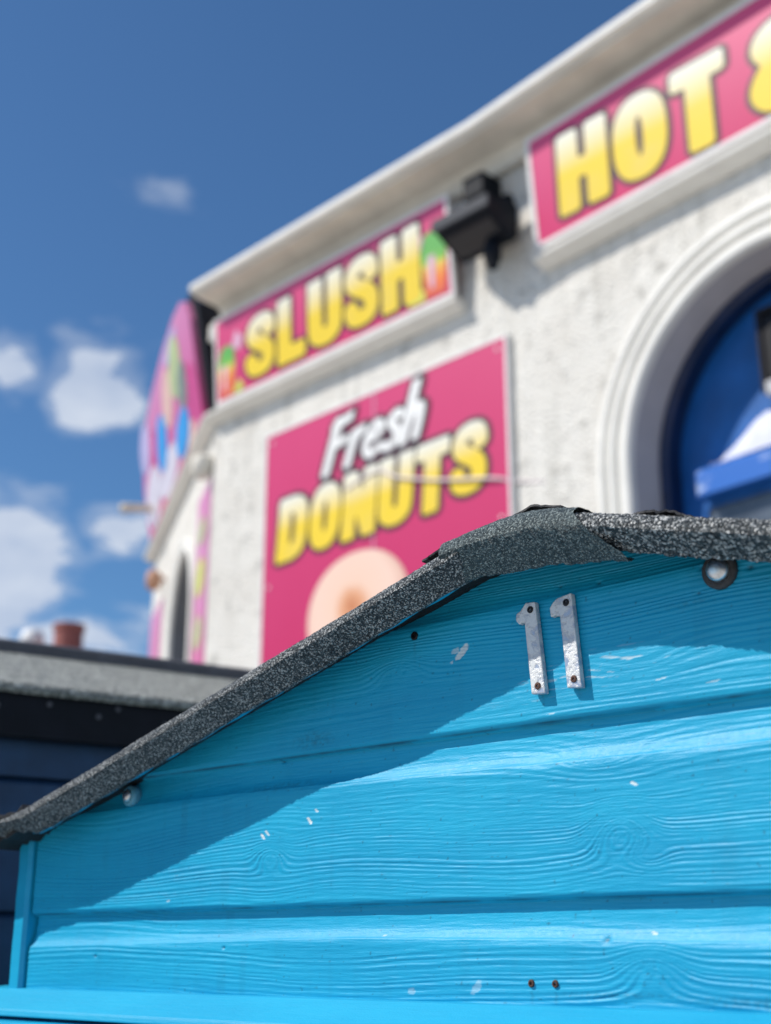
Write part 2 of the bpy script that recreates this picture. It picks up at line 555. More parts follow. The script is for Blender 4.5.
def gable():
    x = np.concatenate([np.linspace(-.768, .26, 720), np.linspace(.263, .768, 130)])
    z = np.arange(1.45, 1.955, .00070)
    X, Z = np.meshgrid(x, z)
    lips = [1.4985, 1.6375, 1.7775, 1.9165, 2.06]
    D = np.zeros_like(X)           # outward
    PH = np.zeros_like(X)
    AMP = np.zeros_like(X)
    LAM = np.full_like(X, .005)
    for k in range(len(lips) - 1):
        lo0, hi0 = lips[k], lips[k + 1]
        wl = .0012 * (fbm(X * 7, X * 0 + k, 40 + k) - .5)
        wh = .0012 * (fbm(X * 7, X * 0 + k + 1, 41 + k) - .5)
        lo, hi = lo0 + wl, hi0 + wh
        inb = (Z >= lo) & (Z < hi)
        h = hi - Z
        cove = .031 + .003 * np.sin(X * 6 + k)
        t = np.clip((h - .004) / (cove - .004), 0, 1)
        d = -.0088 + .0088 * (.20 * t + .80 * t ** 4.6)
        up = Z - lo
        d = np.where(up < .0055, d - .0045 * (1 - np.clip(up / .0055, 0, 1)) ** 1.8, d)
        # a shallow softening of the arris at the end of the cove
        d = d - .0009 * np.exp(-((h - cove) / .003) ** 2)
        # growth rings: height over the board plus humps where knots sit
        ph = Z + .030 * (fbm(X * 3.1 + 9 * k, Z * 7 + k, 60 + k, 2) - .5) + .0035 * (fbm(X * 9, Z * 25, 70 + k) - .5)
        am = np.full_like(X, 1.0)
        crk = np.zeros_like(X)
        for (kx, kz, A, rx, rz, b) in KNOTS:
            if lo0 - .002 < kz < hi0 + .002:
                dx, dz = (X - kx), (Z - kz)
                e = np.exp(-(dx / rx) ** 2 - (dz / rz) ** 2)
                ph = ph + A * e
                # fibres sweep past the knot, more on one side
                ph = ph + b * np.exp(-(dx / (rx * 2.6)) ** 2) * np.tanh(dz / rz) * .5
                core = np.exp(-(dx / (rx * .55)) ** 2 - (dz / (rz * .6)) ** 2)
                am = am * (1 - .75 * core)
                crk = np.maximum(crk, core) if abs(A) > .015 else crk
        D = np.where(inb, d, D)
        PH = np.where(inb, ph, PH)
        base = [.0046, .0052, .0044, .0036, .004][k]
        LAM = np.where(inb, base, LAM)
        AMP = np.where(inb, am, AMP)
        D = D + np.where(inb, crk * .0009 * (np.abs(fbm(X * 330, Z * 210, 150 + k, 3) - .5) * -2 + .25), 0)
    # ring spacing wanders
    PHW = PH + .010 * np.sin(PH * 33 + .6) + .0030 * np.sin(PH * 95 + 1.0) + .0010 * np.sin(PH * 331) + .0011 * (fbm(X * 24, Z * 160, 88, 3) - .5)
    ring = np.sin(2 * np.pi * PHW / LAM)
    ring = np.sign(ring) * np.abs(ring) ** .8
    patch = np.clip(.25 + 1.5 * (fbm(X * 3.2, Z * 16, 90) - .22), .15, 1.5)
    ring2 = np.sin(2 * np.pi * PHW / (LAM * .37) + 2.0)
    grain = (.00028 * ring + .00008 * ring2) * (.35 + 1.5 * vnoise(PHW / LAM * .8 + 40, X * 1.5, 87) ** 1.3) * AMP * patch * (.55 + .9 * fbm(X * 18, Z * 120, 89, 3))
    fine = .00042 * (fbm(X * 34, Z * 950, 95, 3) - .5) + .00022 * (fbm(X * 140, Z * 140, 96, 3) - .5)
    D = D + grain + fine
    chip = np.zeros_like(X)
    dirt = np.zeros_like(X)
    lump = fbm(X * 420, Z * 420, 97, 3)
    for (cx, cz, rx, rz, ang, amt) in CHIPS:
        c, s = math.cos(ang), math.sin(ang)
        u = (X - cx) * c + (Z - cz) * s
        v = -(X - cx) * s + (Z - cz) * c
        e = np.clip(1.4 - np.sqrt((u / rx) ** 2 + (v / rz) ** 2), 0, 1)
        chip = np.maximum(chip, np.clip((e * (.4 + lump) - .42) * 7, 0, 1) * amt)
    ridgepeak = np.clip((ring - .72) * 5, 0, 1) * np.clip((fbm(X * 70, Z * 420, 120, 3) - .58) * 9, 0, 1) * np.clip((fbm(X * 4, Z * 14, 121) - .50) * 7, 0, 1)
    ridgepeak = ridgepeak * np.clip(1.25 - np.hypot((X - .10) / .17, (Z - 1.800) / .030), 0, 1) + .5 * ridgepeak * np.clip(1.2 - np.hypot((X + .02) / .25, (Z - 1.752) / .008), 0, 1)
    chip = np.maximum(chip, np.clip(ridgepeak * 1.3, 0, .8))
    D = D - .00035 * chip
    for (cx, cz, rx, rz, amt) in STAINS:
        e = np.exp(-((X - cx) / rx) ** 2 - ((Z - cz) / rz) ** 2)
        dirt = np.maximum(dirt, np.clip(e * (lump * 1.6 - .35), 0, 1) * amt)
    for (cx, cz, r) in DENTS:
        D = D - .0016 * np.exp(-((X - cx) / (r * 1.6)) ** 2 - ((Z - cz) / r) ** 2)
        dirt = np.maximum(dirt, .75 * np.exp(-((X - cx) / r) ** 2 - ((Z - cz) / (r * .6)) ** 2))
    for (cx, cz) in ((-.0372, 1.806), (-.001, 1.807), (-.179, 1.868), (-.059, 1.570), (-.036, 1.570)):
        q = np.exp(-((X - cx - .0006 * np.sin(Z * 900)) / .0016) ** 2) * np.clip((cz - Z) / .002, 0, 1) * np.exp(-np.clip(cz - Z, 0, 1) / .009)
        dirt = np.maximum(dirt, q * .38)
    runs = np.clip((fbm(X * 60, X * 0 + 3, 140, 3) - .60) * 5, 0, 1) * np.clip(fbm(X * 20, Z * 30, 141) * 1.6 - .55, 0, 1)
    dirt = np.maximum(dirt, runs * .14)
    spot = np.clip((fbm(X * 300, Z * 300, 142, 3) - .80) * 12, 0, 1)
    dirt = np.maximum(dirt, spot * .5)
    # hairline of grime in the joints
    for L in lips[1:4]:
        q = np.exp(-((Z - L - .0012) / .0010) ** 2) * np.clip(.25 + 1.6 * (fbm(X * 30, X * 0 + L * 9, 130) - .3), 0, 1)
        dirt = np.maximum(dirt, q * .85)
    P = np.stack([X, -D, Z], -1)
    zc = (Z[:-1, :-1] + Z[1:, 1:]) / 2
    xc = (X[:-1, :-1] + X[1:, 1:]) / 2
    keep = zc < roof_z(xc) - .0135
    return grid_obj('gable_boards', P, M['blue_wall'], hut, True, keep, {'chip': chip, 'dirt': dirt})


#        x     z     hump   rx    rz    sweep
KNOTS = [(-.366, 1.686, -.022, .020, .014, -.014),
         (-.352, 1.700, .010, .040, .012, .0),
         (.030, 1.688, -.040, .024, .019, .018),
         (.052, 1.668, .014, .018, .010, .0),
         (.012, 1.744, .016, .034, .010, .0),
         (.050, 1.588, -.022, .026, .016, .012),
         (-.30, 1.58, .007, .10, .03, .0),
         (.055, 1.812, .014, .050, .016, .006),
         (-.62, 1.695, .006, .09, .03, .0),
         (-.20, 1.845, -.018, .030, .014, .004),
         (-.12, 1.70, .006, .10, .03, .0)]
CHIPS = [(-.123, 1.851, .011, .0040, .7, .85), (-.130, 1.853, .006, .003, .2, .5), (-.135, 1.843, .002, .0015, 0, .6),
         (-.378, 1.705, .0050, .0016, -.7, 1), (-.372, 1.708, .0045, .0014, -.7, .9), (-.313, 1.716, .0050, .0020, -.8, 1), (-.304, 1.725, .003, .0014, -.6, .8),
         (.045, 1.722, .0045, .0016, -.4, .9), (-.115, 1.571, .009, .004, .8, .28), (-.185, 1.567, .006, .003, 0, .28),
         (.052, 1.612, .004, .0014, -.2, .7), (-.03, 1.785, .006, .0010, .05, .5), (.075, 1.800, .006, .0008, .10, .5), (.12, 1.792, .008, .0008, .08, .45), (-.52, 1.648, .003, .0012, .2, .5), (-.22, 1.612, .003, .001, .1, .5), (.16, 1.70, .004, .001, .1, .6)]
STAINS = [(-.31, 1.792, .022, .008, .55), (-.36, 1.752, .060, .004, .45), (.14, 1.565, .05, .004, .5), (.02, 1.568, .06, .002, .4), (.11, 1.855, .03, .003, .3)]
DENTS = [(.118, 1.881, .0022), (.158, 1.874, .0024), (-.005, 1.877, .0016), (.113, 1.862, .0014), (.012, 1.607, .0022), (-.62, 1.795, .0013), (-.70, 1.785, .002),
         (-.64, 1.594, .0018), (-.43, 1.602, .0014), (-.19, 1.897, .0016), (-.02, 1.893, .0016), (.02, 1.888, .0018), (-.36, 1.777, .0018)]
gable()

# body of the hut behind and below the gable
b = MB()
b.box((-.770, .016, 0), (.770, .045, 1.565))
for sx in (-1, 1):
    b.box((sx * .770, .046, 0), (sx * .745, 1.50, 1.70))
b.prism([(-.770, 0), (.770, 0), (.770, 1.70), (0, 1.93), (-.770, 1.715)], 1.475, 1.50, lambda u, v, w: (u, w, v))
b.build('hut_body', M['blue_trim'], hut)
gb = MB()
gb.prism([(-.765, 1.55), (.765, 1.55), (.765, 1.695), (0, 1.930), (-.765, 1.722)], .017, .040, lambda u, v, w: (u, w, v))
gb.build('gable_backing', M['bitumen'], hut)

# corner batten on the left edge of the boards, and its twin
for sx in (-1, 1):
    cb = MB()
    x0, x1 = (-.797, -.7715) if sx < 0 else (.7715, .797)
    n = 10
    pts = []
    for i in range(n + 1):
        zz = 1.556 + (1.722 - 1.556) * i / n
        wob = .0012 * math.sin(i * 1.9) + .0008 * math.sin(i * 4.3)
        pts.append((x0 + wob, x1 + wob * .4, zz))
    v, f = [], []
    for a0, a1, zz in pts:
        v += [(a0, .030, zz), (a0, -.004, zz), (a0 + .004, -.007, zz), (a1 - .004, -.007, zz), (a1, -.003, zz), (a1, .030, zz)]
    for i in range(n):
        for k in range(6):
            f.append((i * 6 + k, i * 6 + (k + 1) % 6, (i + 1) * 6 + (k + 1) % 6, (i + 1) * 6 + k))
    f += [(0, 1, 2, 3, 4, 5), tuple(n * 6 + k for k in range(6))]
    cb.add(v, f)
    cb.build('corner_batten', M['blue_trim'], hut)

# sloping sill board below the gable, and the fascia board under it
sill = MB()
sill.prism([(.02, 1.561), (-.0105, 1.5585), (-.044, 1.5385), (-.046, 1.532), (-.020, 1.530), (.02, 1.535)], -.84, .84, lambda u, v, w: (w, u, v))
sill.build('sill_board', M['blue_trim'], hut, bevel=.0015)
fb = MB()
fb.prism([(.012, 1.535), (-.054, 1.5265), (-.056, 1.40), (.012, 1.40)], -.84, .84, lambda u, v, w: (w, u, v))
fb.build('fascia_board', M['blue_trim'], hut, bevel=.002)
dr = MB()
for i in range(6):
    x0 = -.70 + i * .2335
    dr.box((x0, -.012, .06), (x0 + .229, .012, 1.396))
dr.build('door', M['blue_trim'], hut, bevel=.003)

# roof deck, barge boards and felt
dk = MB()
for s_, sl, top in ((-1, SL, 1.957), (1, SR, 1.9425)):
    e = .80 * s_
    zt0, zt1 = top - .010, top - sl * .80 - .010
    q0 = -.004 if s_ > 0 else -.014
    k_ = .10 * s_
    dk.prism([(0, zt0 + q0 + .002), (k_, top - sl * .10 - .010), (e, zt1 + .0), (e, zt1 - .005), (k_, top - sl * .10 - .0150), (0, zt0 + q0 - .004)], -.036, 1.55, lambda u, v, w: (u, w, v))
dk.build('roof_deck', M['bitumen'], hut)
for s_, sl, top in ((-1, SL, 1.957), (1, SR, 1.9425)):
    bb = MB()
    xs = np.linspace(.085, .722 if s_ < 0 else .80, 60) * s_
    v, f = [], []
    for i, x in enumerate(xs):
        zb = float(roof_z(x)) - (.0285 if s_ < 0 else .0205) + .0007 * math.sin(i * 1.3)
        v += [(x, -.0375, zb + .013), (x, -.0375, zb), (x, -.026, zb + .001), (x, -.026, zb + .013)]
    for i in range(len(xs) - 1):
        for k in range(4):
            f.append((i * 4 + k, i * 4 + (k + 1) % 4, (i + 1) * 4 + (k + 1) % 4, (i + 1) * 4 + k))
    f += [(0, 1, 2, 3), tuple((len(xs) - 1) * 4 + k for k in range(4))]
    bb.add(v, f)
    bb.build('barge_board', M['blue_trim'], hut)


def felt_sheet(name, xs, zfun, face, back, lift, mat, seed, rough=.0006, xend=None, flare=None, lean=.020):
    """felt laid over the slope, rolled over the edge and hanging down its front: a dense granular sheet"""
    prof = []
    if back > .12:
        prof += [(-y, 0.0) for y in np.linspace(back, .12, 12)[:-1]]
        back = .12
    prof += [(-y, 0.0) for y in np.arange(back, .0, -.0020)]
    prof += [(y, 0.0) for y in np.arange(.0, OH - .012, .0014)]
    r = .012
    for a in np.linspace(0, math.pi / 2, 14):
        prof.append((OH - r + r * math.sin(a), -(r - r * math.cos(a))))
    nface = max(8, int((face - r) / .0014))
    nf = len(prof)
    for q in np.linspace(0, 1, nface + 1)[1:]:
        prof.append((OH - lean * q ** 1.15, -(r + (face - r) * q)))
    prof += [(OH - lean - .001, -face - .0015), (OH - lean - .005, -face - .001), (OH - lean - .012, -face + .003)]
    prof = np.array(prof)
    nx, ny = len(xs), len(prof)
    Xg = np.tile(xs, (ny, 1))
    Dg = np.tile(prof[:, :1], (1, nx))
    Zo = np.tile(prof[:, 1:2], (1, nx))
    if xend is not None:     # slanting cut end: stretch x along the sheet depending on the way down
        down = np.clip(-Zo / face, 0, 1)
        Xg = xs[0] + (Xg - xs[0]) * ((xend(down) - xs[0]) / (xs[-1] - xs[0]))
    fz = 1.0 if flare is None else flare(Xg)
    Zo = Zo * fz
    slope_n = np.gradient(zfun(xs), xs)
    Zg = zfun(Xg) + Zo
    edge = .0022 * (fbm(Xg * 28, Xg * 0 + seed, seed, 4) - .5) + .0016 * (fbm(Xg * 150, Xg * 0 + seed, seed + 5, 3) - .5)
    Zg = Zg + edge * np.clip(-Zo / face, 0, 1) * 1.6 + .0018 * (fbm(Xg * 12, Dg * 12, seed + 9) - .5)
    # granules
    gr = rough * (rng.random((ny, nx)) - .35) + rough * 1.2 * (vnoise(Xg * 420, (Dg - Zo) * 420, seed + 20) - .5)
    wr = .0016 * (fbm(Xg * 16, (Dg - Zo) * 22, seed + 30) - .5)
    # push along the local normal of the profile
    tang = np.gradient(prof, axis=0)
    nrm = np.stack([-tang[:, 1], tang[:, 0]], -1)
    nrm /= np.linalg.norm(nrm, axis=1, keepdims=True) + 1e-9
    gd = (gr + wr + lift)
    Dg = Dg + nrm[:, :1] * gd
    Zg = Zg + nrm[:, 1:2] * gd
    P = np.stack([Xg, -Dg, Zg], -1)
    return grid_obj(name, P, M[mat], hut, False)


xl = np.concatenate([np.arange(-.868, -.075, .0016)])
felt_sheet('roof_felt', xl, lambda x: 1.957 + SL * np.asarray(x) - .0045 + .009 * np.clip((-.70 - np.asarray(x)) / .1, 0, 1) ** 2, .0255, 1.55, .001, 'felt', 3,
           flare=lambda X: 1.0 - .50 * np.clip((-.712 - X) / .030, 0, 1) + .10 * np.sin(X * 210) * (X < -.73))
xr = np.concatenate([np.arange(.020, .32, .0016), np.linspace(.322, .805, 120)])
felt_sheet('roof_felt', xr, lambda x: 1.9410 - SR * np.asarray(x), .0250, 1.55, .001, 'felt_bright', 13, .0011)


def capz(x):
    x = np.asarray(x, float)
    s = np.sqrt((x + .006) ** 2 + .060 ** 2)
    z = 1.9535 - .2725 * s - .060 * (x + .006)
    return z + .0035


def cap_flare(X):
    return 1.0 + .30 * np.clip((X + .09) / .07, 0, 1) - .16 * np.clip((X - .0) / .08, 0, 1)


xc = np.arange(-.096, .0425, .0015)
felt_sheet('ridge_felt', xc, capz, .0295, 1.50, .0026, 'felt_cap', 23, .00045,
           xend=lambda d: .043 + .034 * np.clip((d - .15) / .75, 0, 1) ** .9 - .004 * np.sin(np.clip(d, 0, 1) * 3.1), flare=cap_flare)

# torn black underfelt showing at the ridge and along the eave
fl = MB()


def flap(mb, x0, x1, y0, y1, zf, jag, seed, th=.0018, n=14):
    r = random.Random(seed)
    v, f = [], []
    for i in range(n + 1):
        x = x0 + (x1 - x0) * i / n
        j = r.uniform(-jag, jag)
        za, zb = zf(x, y0), zf(x, y1) + j
        v += [(x, y0, za), (x, y1 + j, zb), (x, y1 + j, zb + th), (x, y0, za + th)]
    for i in range(n):
        for k in range(4):
            f.append((i * 4 + k, i * 4 + (k + 1) % 4, i * 4 + 4 + (k + 1) % 4, i * 4 + 4 + k))
    f += [(0, 1, 2, 3), tuple(n * 4 + k for k in range(4))]
    mb.add(v, f)


flap(fl, -.046, .010, .05, -.030, lambda x, y: 1.9555 - .22 * abs(x + .020), .0012, 4)
flap(fl, .078, .128, .03, -.030, lambda x, y: 1.9425 - SR * x + .0035 + .0035 * math.sin((x - .078) * 60), .0016, 5)
flap(fl, -.130, -.104, -.020, -.046, lambda x, y: 1.957 + SL * x + .0045 + (x + .13) * .05, .0010, 6)
fl.build('underfelt_flap', M['bitumen'], hut)
ev = MB()
ez = 1.957 - SL * .80
flap(ev, -.830, -.722, .30, -.052, lambda x, y: ez + .0125 + (x + .78) * .10 + .003 * math.sin(x * 300), .0035, 7, .004)
flap(ev, -.826, -.718, .30, -.047, lambda x, y: ez + .001 + (x + .78) * .14 + .003 * math.sin(x * 210 + 1), .004, 8, .004)
flap(ev, -.815, -.742, .30, -.042, lambda x, y: ez - .010 + (x + .78) * .22, .005, 9, .003)
ev.build('torn_eave_felt', M['bitumen'], hut)

# ---- the two numerals and their screws


def numeral(outline, screws, mats):
    th = .0060
    bm = bmesh.new()
    vs = [bm.verts.new((x, -.0012, z)) for x, z in outline]
    fc = bm.faces.new(vs)
    r = bmesh.ops.extrude_face_region(bm, geom=[fc])
    for q in r['geom']:
        if isinstance(q, bmesh.types.BMVert):
            q.co.y -= th
    bmesh.ops.recalc_face_normals(bm, faces=bm.faces)
    me = bpy.data.meshes.new('numeral')
    bm.to_mesh(me)
    bm.free()
    o = bpy.data.objects.new('numeral', me)
    C.objects.link(o)
    o.parent = hut
    me.materials.append(M['numeral'])
    bv = o.modifiers.new('edge', 'BEVEL')
    bv.width = .0009
    bv.segments = 2
    bv.limit_method = 'ANGLE'
    for (x, z), mn in zip(screws, mats):
        s = MB()
        s.lathe([(.0031, -th - .0002), (.0031, -th - .0016), (.0026, -th - .0023), (.0012, -th - .0024), (.0011, -th - .0012)], (x, 0, z), 'y', 18)
        s.build('screw', M[mn], o, sm=False)
    return o


#__NUM__
numeral([(-.0470, 1.8808), (-.0372, 1.8802), (-.0300, 1.8010), (-.0440, 1.8018), (-.0487, 1.8632), (-.0512, 1.8645), (-.0545, 1.8630), (-.0580, 1.8672), (-.0572, 1.8728), (-.0530, 1.8745)],
        [(-.0420, 1.8740), (-.0372, 1.8080)], ['black_screw', 'rust'])
numeral([(-.0140, 1.8792), (.0000, 1.8812), (.0060, 1.8012), (-.0080, 1.8025), (-.0122, 1.8632), (-.0170, 1.8648), (-.0215, 1.8640), (-.0222, 1.8720), (-.0185, 1.8765)],
        [(-.0052, 1.8738), (-.0010, 1.8090)], ['black_screw', 'rust'])

# ---- roofing nails with washers, and screw heads in the boards
nb = MB()
NX, NZ = .1335, 1.8755
nb.lathe([(.0146, .001), (.0146, -.0030), (.0128, -.0046), (.0095, -.0046), (.0088, -.0030), (.004, -.003)], (NX, 0, NZ), 'y', 36)
w = nb.build('nail_washer', M['rubber'], hut, sm=True)
nb = MB()
nb.lathe([(.0094, -.0030), (.0094, -.0052), (.0087, -.0074), (.0066, -.0092), (.0034, -.0100), (.0004, -.0102)], (NX, 0, NZ), 'y', 32)
nb.build('nail_cap', M['steel'], w, sm=True)
nb = MB()
NX, NZ = -.596, 1.7605
nb.lathe([(.0110, .010), (.0110, -.0015), (.0095, -.0030), (.0072, -.0030), (.003, -.0025)], (NX, 0, NZ), 'y', 30)
w = nb.build('nail_washer', M['clear_washer'], hut, sm=True)
nb = MB()
nb.lathe([(.0066, -.0025), (.0064, -.0048), (.0050, -.0066), (.0028, -.0074), (.0004, -.0076)], (NX, 0, NZ), 'y', 28)
nb.build('nail_cap', M['steel'], w, sm=True)
for x, z, r, mn in ((-.179, 1.874, .0040, 'black_screw'), (-.059, 1.575, .0030, 'rust'), (-.036, 1.575, .0030, 'rust')):
    s = MB()
    s.lathe([(r, .002), (r, -.0009), (r * .8, -.0016), (r * .45, -.0016), (r * .4, -.0004)], (x, 0, z), 'y', 20)
    s.build('screw', M[mn], hut)

#__NEIGHBOUR__
# ================================================================== the dark hut behind
nx_, ny_ = math.sin(R_(57)), math.cos(R_(57))
dark = thing('dark_hut', 'navy boarded hut with black fascia and grey felt roof, behind the blue hut', 'beach hut', (-0.6281, 2.1, 0), math.atan2(ny_, nx_))
S0, S1 = -1.35, .95
wv = MB()
for lo, hi in ((0.0, 1.458), (1.458, 1.658), (1.658, 1.765), (1.765, 1.866), (1.866, 2.0)):
    wv.prism([(.030, lo), (-.0005, lo), (.0005, hi - .012), (.012, hi - .002), (.030, hi - .002)], S0, S1, lambda u, v, w: (w, u, v))
wv.build('boarded_wall', M['navy_boards'], dark)
dw = MB()
dw.box((S0, .031, 0), (S0 + .02, 1.2, 2.0)).box((S1 - .02, .031, 0), (S1, 1.2, 2.0)).box((S0, 1.18, 0), (S1, 1.2, 2.0))
for sx in (S0 + .001, S1 - .021):
    dw.prism([(.031, 2.0), (1.2, 2.0), (.615, 2.165)], sx, sx + .02, lambda u, v, w: (w, u, v))
dw.build('side_wall', M['navy_boards'], dark)
fs = MB()
fs.box((S0 - .05, -.030, 1.922), (S1 + .05, -.006, 2.000))
fas = fs.build('fascia', M['black_paint'], dark, bevel=.003)
for i in range(9):
    s = MB()
    x = -.13 + i * .068 + .02 * math.sin(i * 2.1)
    s.lathe([(.0045, -.029), (.0045, -.032), (.002, -.033)], (x, 0, 1.975 - .012 * math.sin(i * 3.3)), 'y', 12)
    s.build('nail_head', M['slate_cap'], fas)
RS = .295
# felt on the slope that faces us, rolled over the eave
xs = np.concatenate([np.linspace(S0 - .06, -.25, 60), np.arange(-.245, .55, .004), np.linspace(.56, S1 + .06, 40)])
prof = [(-.040, -.014), (-.046, -.008), (-.045, -.002), (-.040, .003)] + [(y, .003 + RS * (y + .04)) for y in np.linspace(-.035, .60, 130)]
prof = np.array(prof)
Xg = np.tile(xs, (len(prof), 1))
Yg = np.tile(prof[:, :1], (1, len(xs)))
Zg = np.tile(prof[:, 1:2], (1, len(xs))) + 2.006 + .003 * (fbm(Xg * 5, Yg * 5, 200) - .5) + .0012 * (rng.random(Xg.shape) - .5)
Zg = Zg + .0022 * (fbm(Xg * 14, Xg * 0, 205) - .5) * (Yg < -.03)
grid_obj('roof_felt', np.stack([Xg, Yg, Zg], -1), M['felt_pale'], dark, False)
rd = MB()
rd.prism([(-.036, 2.001), (.615, 2.188), (1.27, 2.001), (1.27, 2.02), (.615, 2.1985), (.60, 2.1945)], S0 - .05, S1 + .05, lambda u, v, w: (w, u, v))
rd.build('roof_deck', M['bitumen'], dark)
rc = MB()
rc.prism([(.590, 2.186), (.588, 2.219), (.600, 2.226), (.632, 2.226), (.645, 2.218), (.645, 2.18)], S0 - .06, S1 + .06, lambda u, v, w: (w, u, v))
rc.build('ridge_cap', M['slate_cap'], dark, bevel=.004)

#__HOUSE__
# ================================================================== house far behind, only its pots in view
hs = thing('brick_house', 'far house whose red clay chimney pot and white cowl show above the grey felt roof', 'house', (-3.4, 16.4, 0), R_(-8))
hb = MB()
hb.box((-3.4, -2.6, 0), (1.6, 2.4, 3.1))
hb.build('wall', M['brick'], hs)
hr = MB()
hr.prism([(-2.8, 3.102), (2.6, 3.102), (-.1, 4.15)], -3.6, 1.8, lambda u, v, w: (w, u, v))
hr.build('roof', M['slate'], hs)
hc = MB()
hc.box((-1.0, -2.59, 3.13), (.75, -1.9, 4.46)).box((-1.06, -2.65, 4.464), (.81, -1.84, 4.54))
st_ = hc.build('chimney', M['brick'], hs)
pot = MB()
pot.lathe([(.165, 4.542), (.160, 4.95), (.178, 4.97), (.178, 5.03), (.150, 5.04), (.135, 5.03), (.13, 4.8)], (.19, -2.25, 0), 'z', 28)
pot.build('chimney_pot', M['terracotta'], st_, sm=False)
pot = MB()
pot.lathe([(.10, 4.542), (.10, 4.80), (.135, 4.81), (.135, 4.90), (.10, 4.98), (.03, 5.00)], (-.235, -2.25, 0), 'z', 24)
pot.build('vent_cowl', M['white_pot'], st_, sm=True)

#__KIOSK__
# ================================================================== the white seafront kiosk
kiosk = thing('seafront_kiosk', 'white rendered seafront food kiosk with arched openings and a moulded cornice', 'kiosk', FRONT_O, FRONT_R)
cB, sB = math.cos(BEND), math.sin(BEND)


def rt(p):
    """point on the right-hand front -> kiosk space"""
    x, y, z = p
    # right-hand front X axis is turned by (FRONT_R -> zrot(-39.35))
    a = zrot(-39.35) - FRONT_R
    return (x * math.cos(a) - y * math.sin(a), x * math.sin(a) + y * math.cos(a), z)


def sd(p):
    """point on the left side wall -> kiosk space (x runs to 0 at the corner)"""
    x, y, z = p
    a = SIDE_R - FRONT_R
    return (x * math.cos(a) - y * math.sin(a) + CORNER, x * math.sin(a) + y * math.cos(a), z)


TOP = 6.0
AX, AZ, AR = 1.655, 3.80, .845       # arch on the right-hand front
REND = 7.0


def xf(mb_pts, fn):
    return [fn(p) for p in mb_pts]


def arch_wall(mb, fn, x0, x1, ax, az, r, ztop, depth0, n=40, z0=0.0):
    """flat wall x0..x1 with a round-headed opening, facing -y"""
    pts = [(ax - r, z0)] + [(ax + r * math.cos(math.pi - math.pi * i / n), az + r * math.sin(math.pi * i / n)) for i in range(n + 1)] + [(ax + r, z0)]
    v, f = [], []
    for (x, z) in pts:
        v.append(fn((x, depth0, z)))
    m = len(v)
    outer = []
    for i, (x, z) in enumerate(pts):
        if i == 0:
            q = (x0, z0)
        elif i == len(pts) - 1:
            q = (x1, z0)
        else:
            a = math.pi - math.pi * (i - 1) / n
            c, s = math.cos(a), math.sin(a)
            # ray to the rectangle
            k = 1e9
            if s > 1e-6:
                k = min(k, (ztop - az) / s)
            if c > 1e-6:
                k = min(k, (x1 - ax) / c)
            if c < -1e-6:
                k = min(k, (x0 - ax) / c)
            q = (ax + c * k, az + s * k)
        outer.append(q)
    for q in outer:
        v.append(fn((q[0], depth0, q[1])))
    for i in range(m - 1):
        f.append((i, i + 1, m + i + 1, m + i))
        # fill rectangle corners
        a, b_ = outer[i], outer[i + 1]
        if abs(a[0] - b_[0]) > 1e-6 and abs(a[1] - b_[1]) > 1e-6:
            cx = x0 if min(a[0], b_[0]) <= x0 + 1e-6 else x1
            v.append(fn((cx, depth0, ztop)))
            f.append((m + i, m + i + 1, len(v) - 1))
    mb.add(v, f)


wl = MB()
# left front: one face, from the corner to the bend
wl.add([(CORNER, 0, 0), (0, 0, 0), (0, 0, TOP), (CORNER, 0, TOP)], [(0, 1, 2, 3)])
arch_wall(wl, rt, 0.0, 3.35, AX, AZ, AR, TOP, 0.0)
wl.add([rt((3.35, 0, 0)), rt((REND, 0, 0)), rt((REND, 0, TOP)), rt((3.35, 0, TOP))], [(0, 1, 2, 3)])
# left side with a narrow arched window
SWX, SWZ, SWR = -1.34, 3.93, .60
arch_wall(wl, sd, -3.55, 0.0, SWX, SWZ, SWR, TOP - .3, 0.0, z0=2.6)
wl.add([sd((-3.55, 0, 0)), sd((0, 0, 0)), sd((0, 0, 2.6)), sd((-3.55, 0, 2.6))], [(0, 1, 2, 3)])
# back walls and flat roof
p = [sd((-3.55, 0, 0)), sd((-3.55, 5, 0)), rt((REND, 5, 0)), rt((REND, 0, 0))]
for a, b_ in zip(p[:-1], p[1:]):
    wl.add([a, b_, (*b_[:2], TOP), (*a[:2], TOP)], [(0, 1, 2, 3)])
cn = [sd((-3.55, 0, 0)), (CORNER, 0, 0), (0, 0, 0), rt((REND, 0, 0)), rt((REND, 5, 0)), sd((-3.55, 5, 0))]
wl.add([(*q[:2], TOP - .31 + .3) for q in cn], [(0, 1, 2, 3, 4, 5)])
o = mesh_obj('wall', wl.v, wl.f, M['wall'], kiosk)


def run_profile(name, prof, m, bev=0, end0=CORNER + .055, x1=REND, parent=None):
    """moulding with a constant section (d outward, z) along both fronts, mitred at the bend"""
    parent = parent or kiosk
    a = zrot(-39.35) - FRONT_R
    v, f = [], []
    n = len(prof)
    for d, z in prof:
        v.append((end0, -d, z))
    for d, z in prof:
        v.append((-d * math.tan(a / 2) * -1 * -1, -d, z))
    for d, z in prof:
        v.append(rt((x1, -d, z)))
    for s in range(2):
        for k in range(n):
            f.append((s * n + k, s * n + (k + 1) % n, (s + 1) * n + (k + 1) % n, (s + 1) * n + k))
    f += [tuple(range(n))[::-1], tuple(range(2 * n, 3 * n))]
    mb = MB()
    mb.add(v, f)
    return mb.build(name, m, parent, bevel=bev)


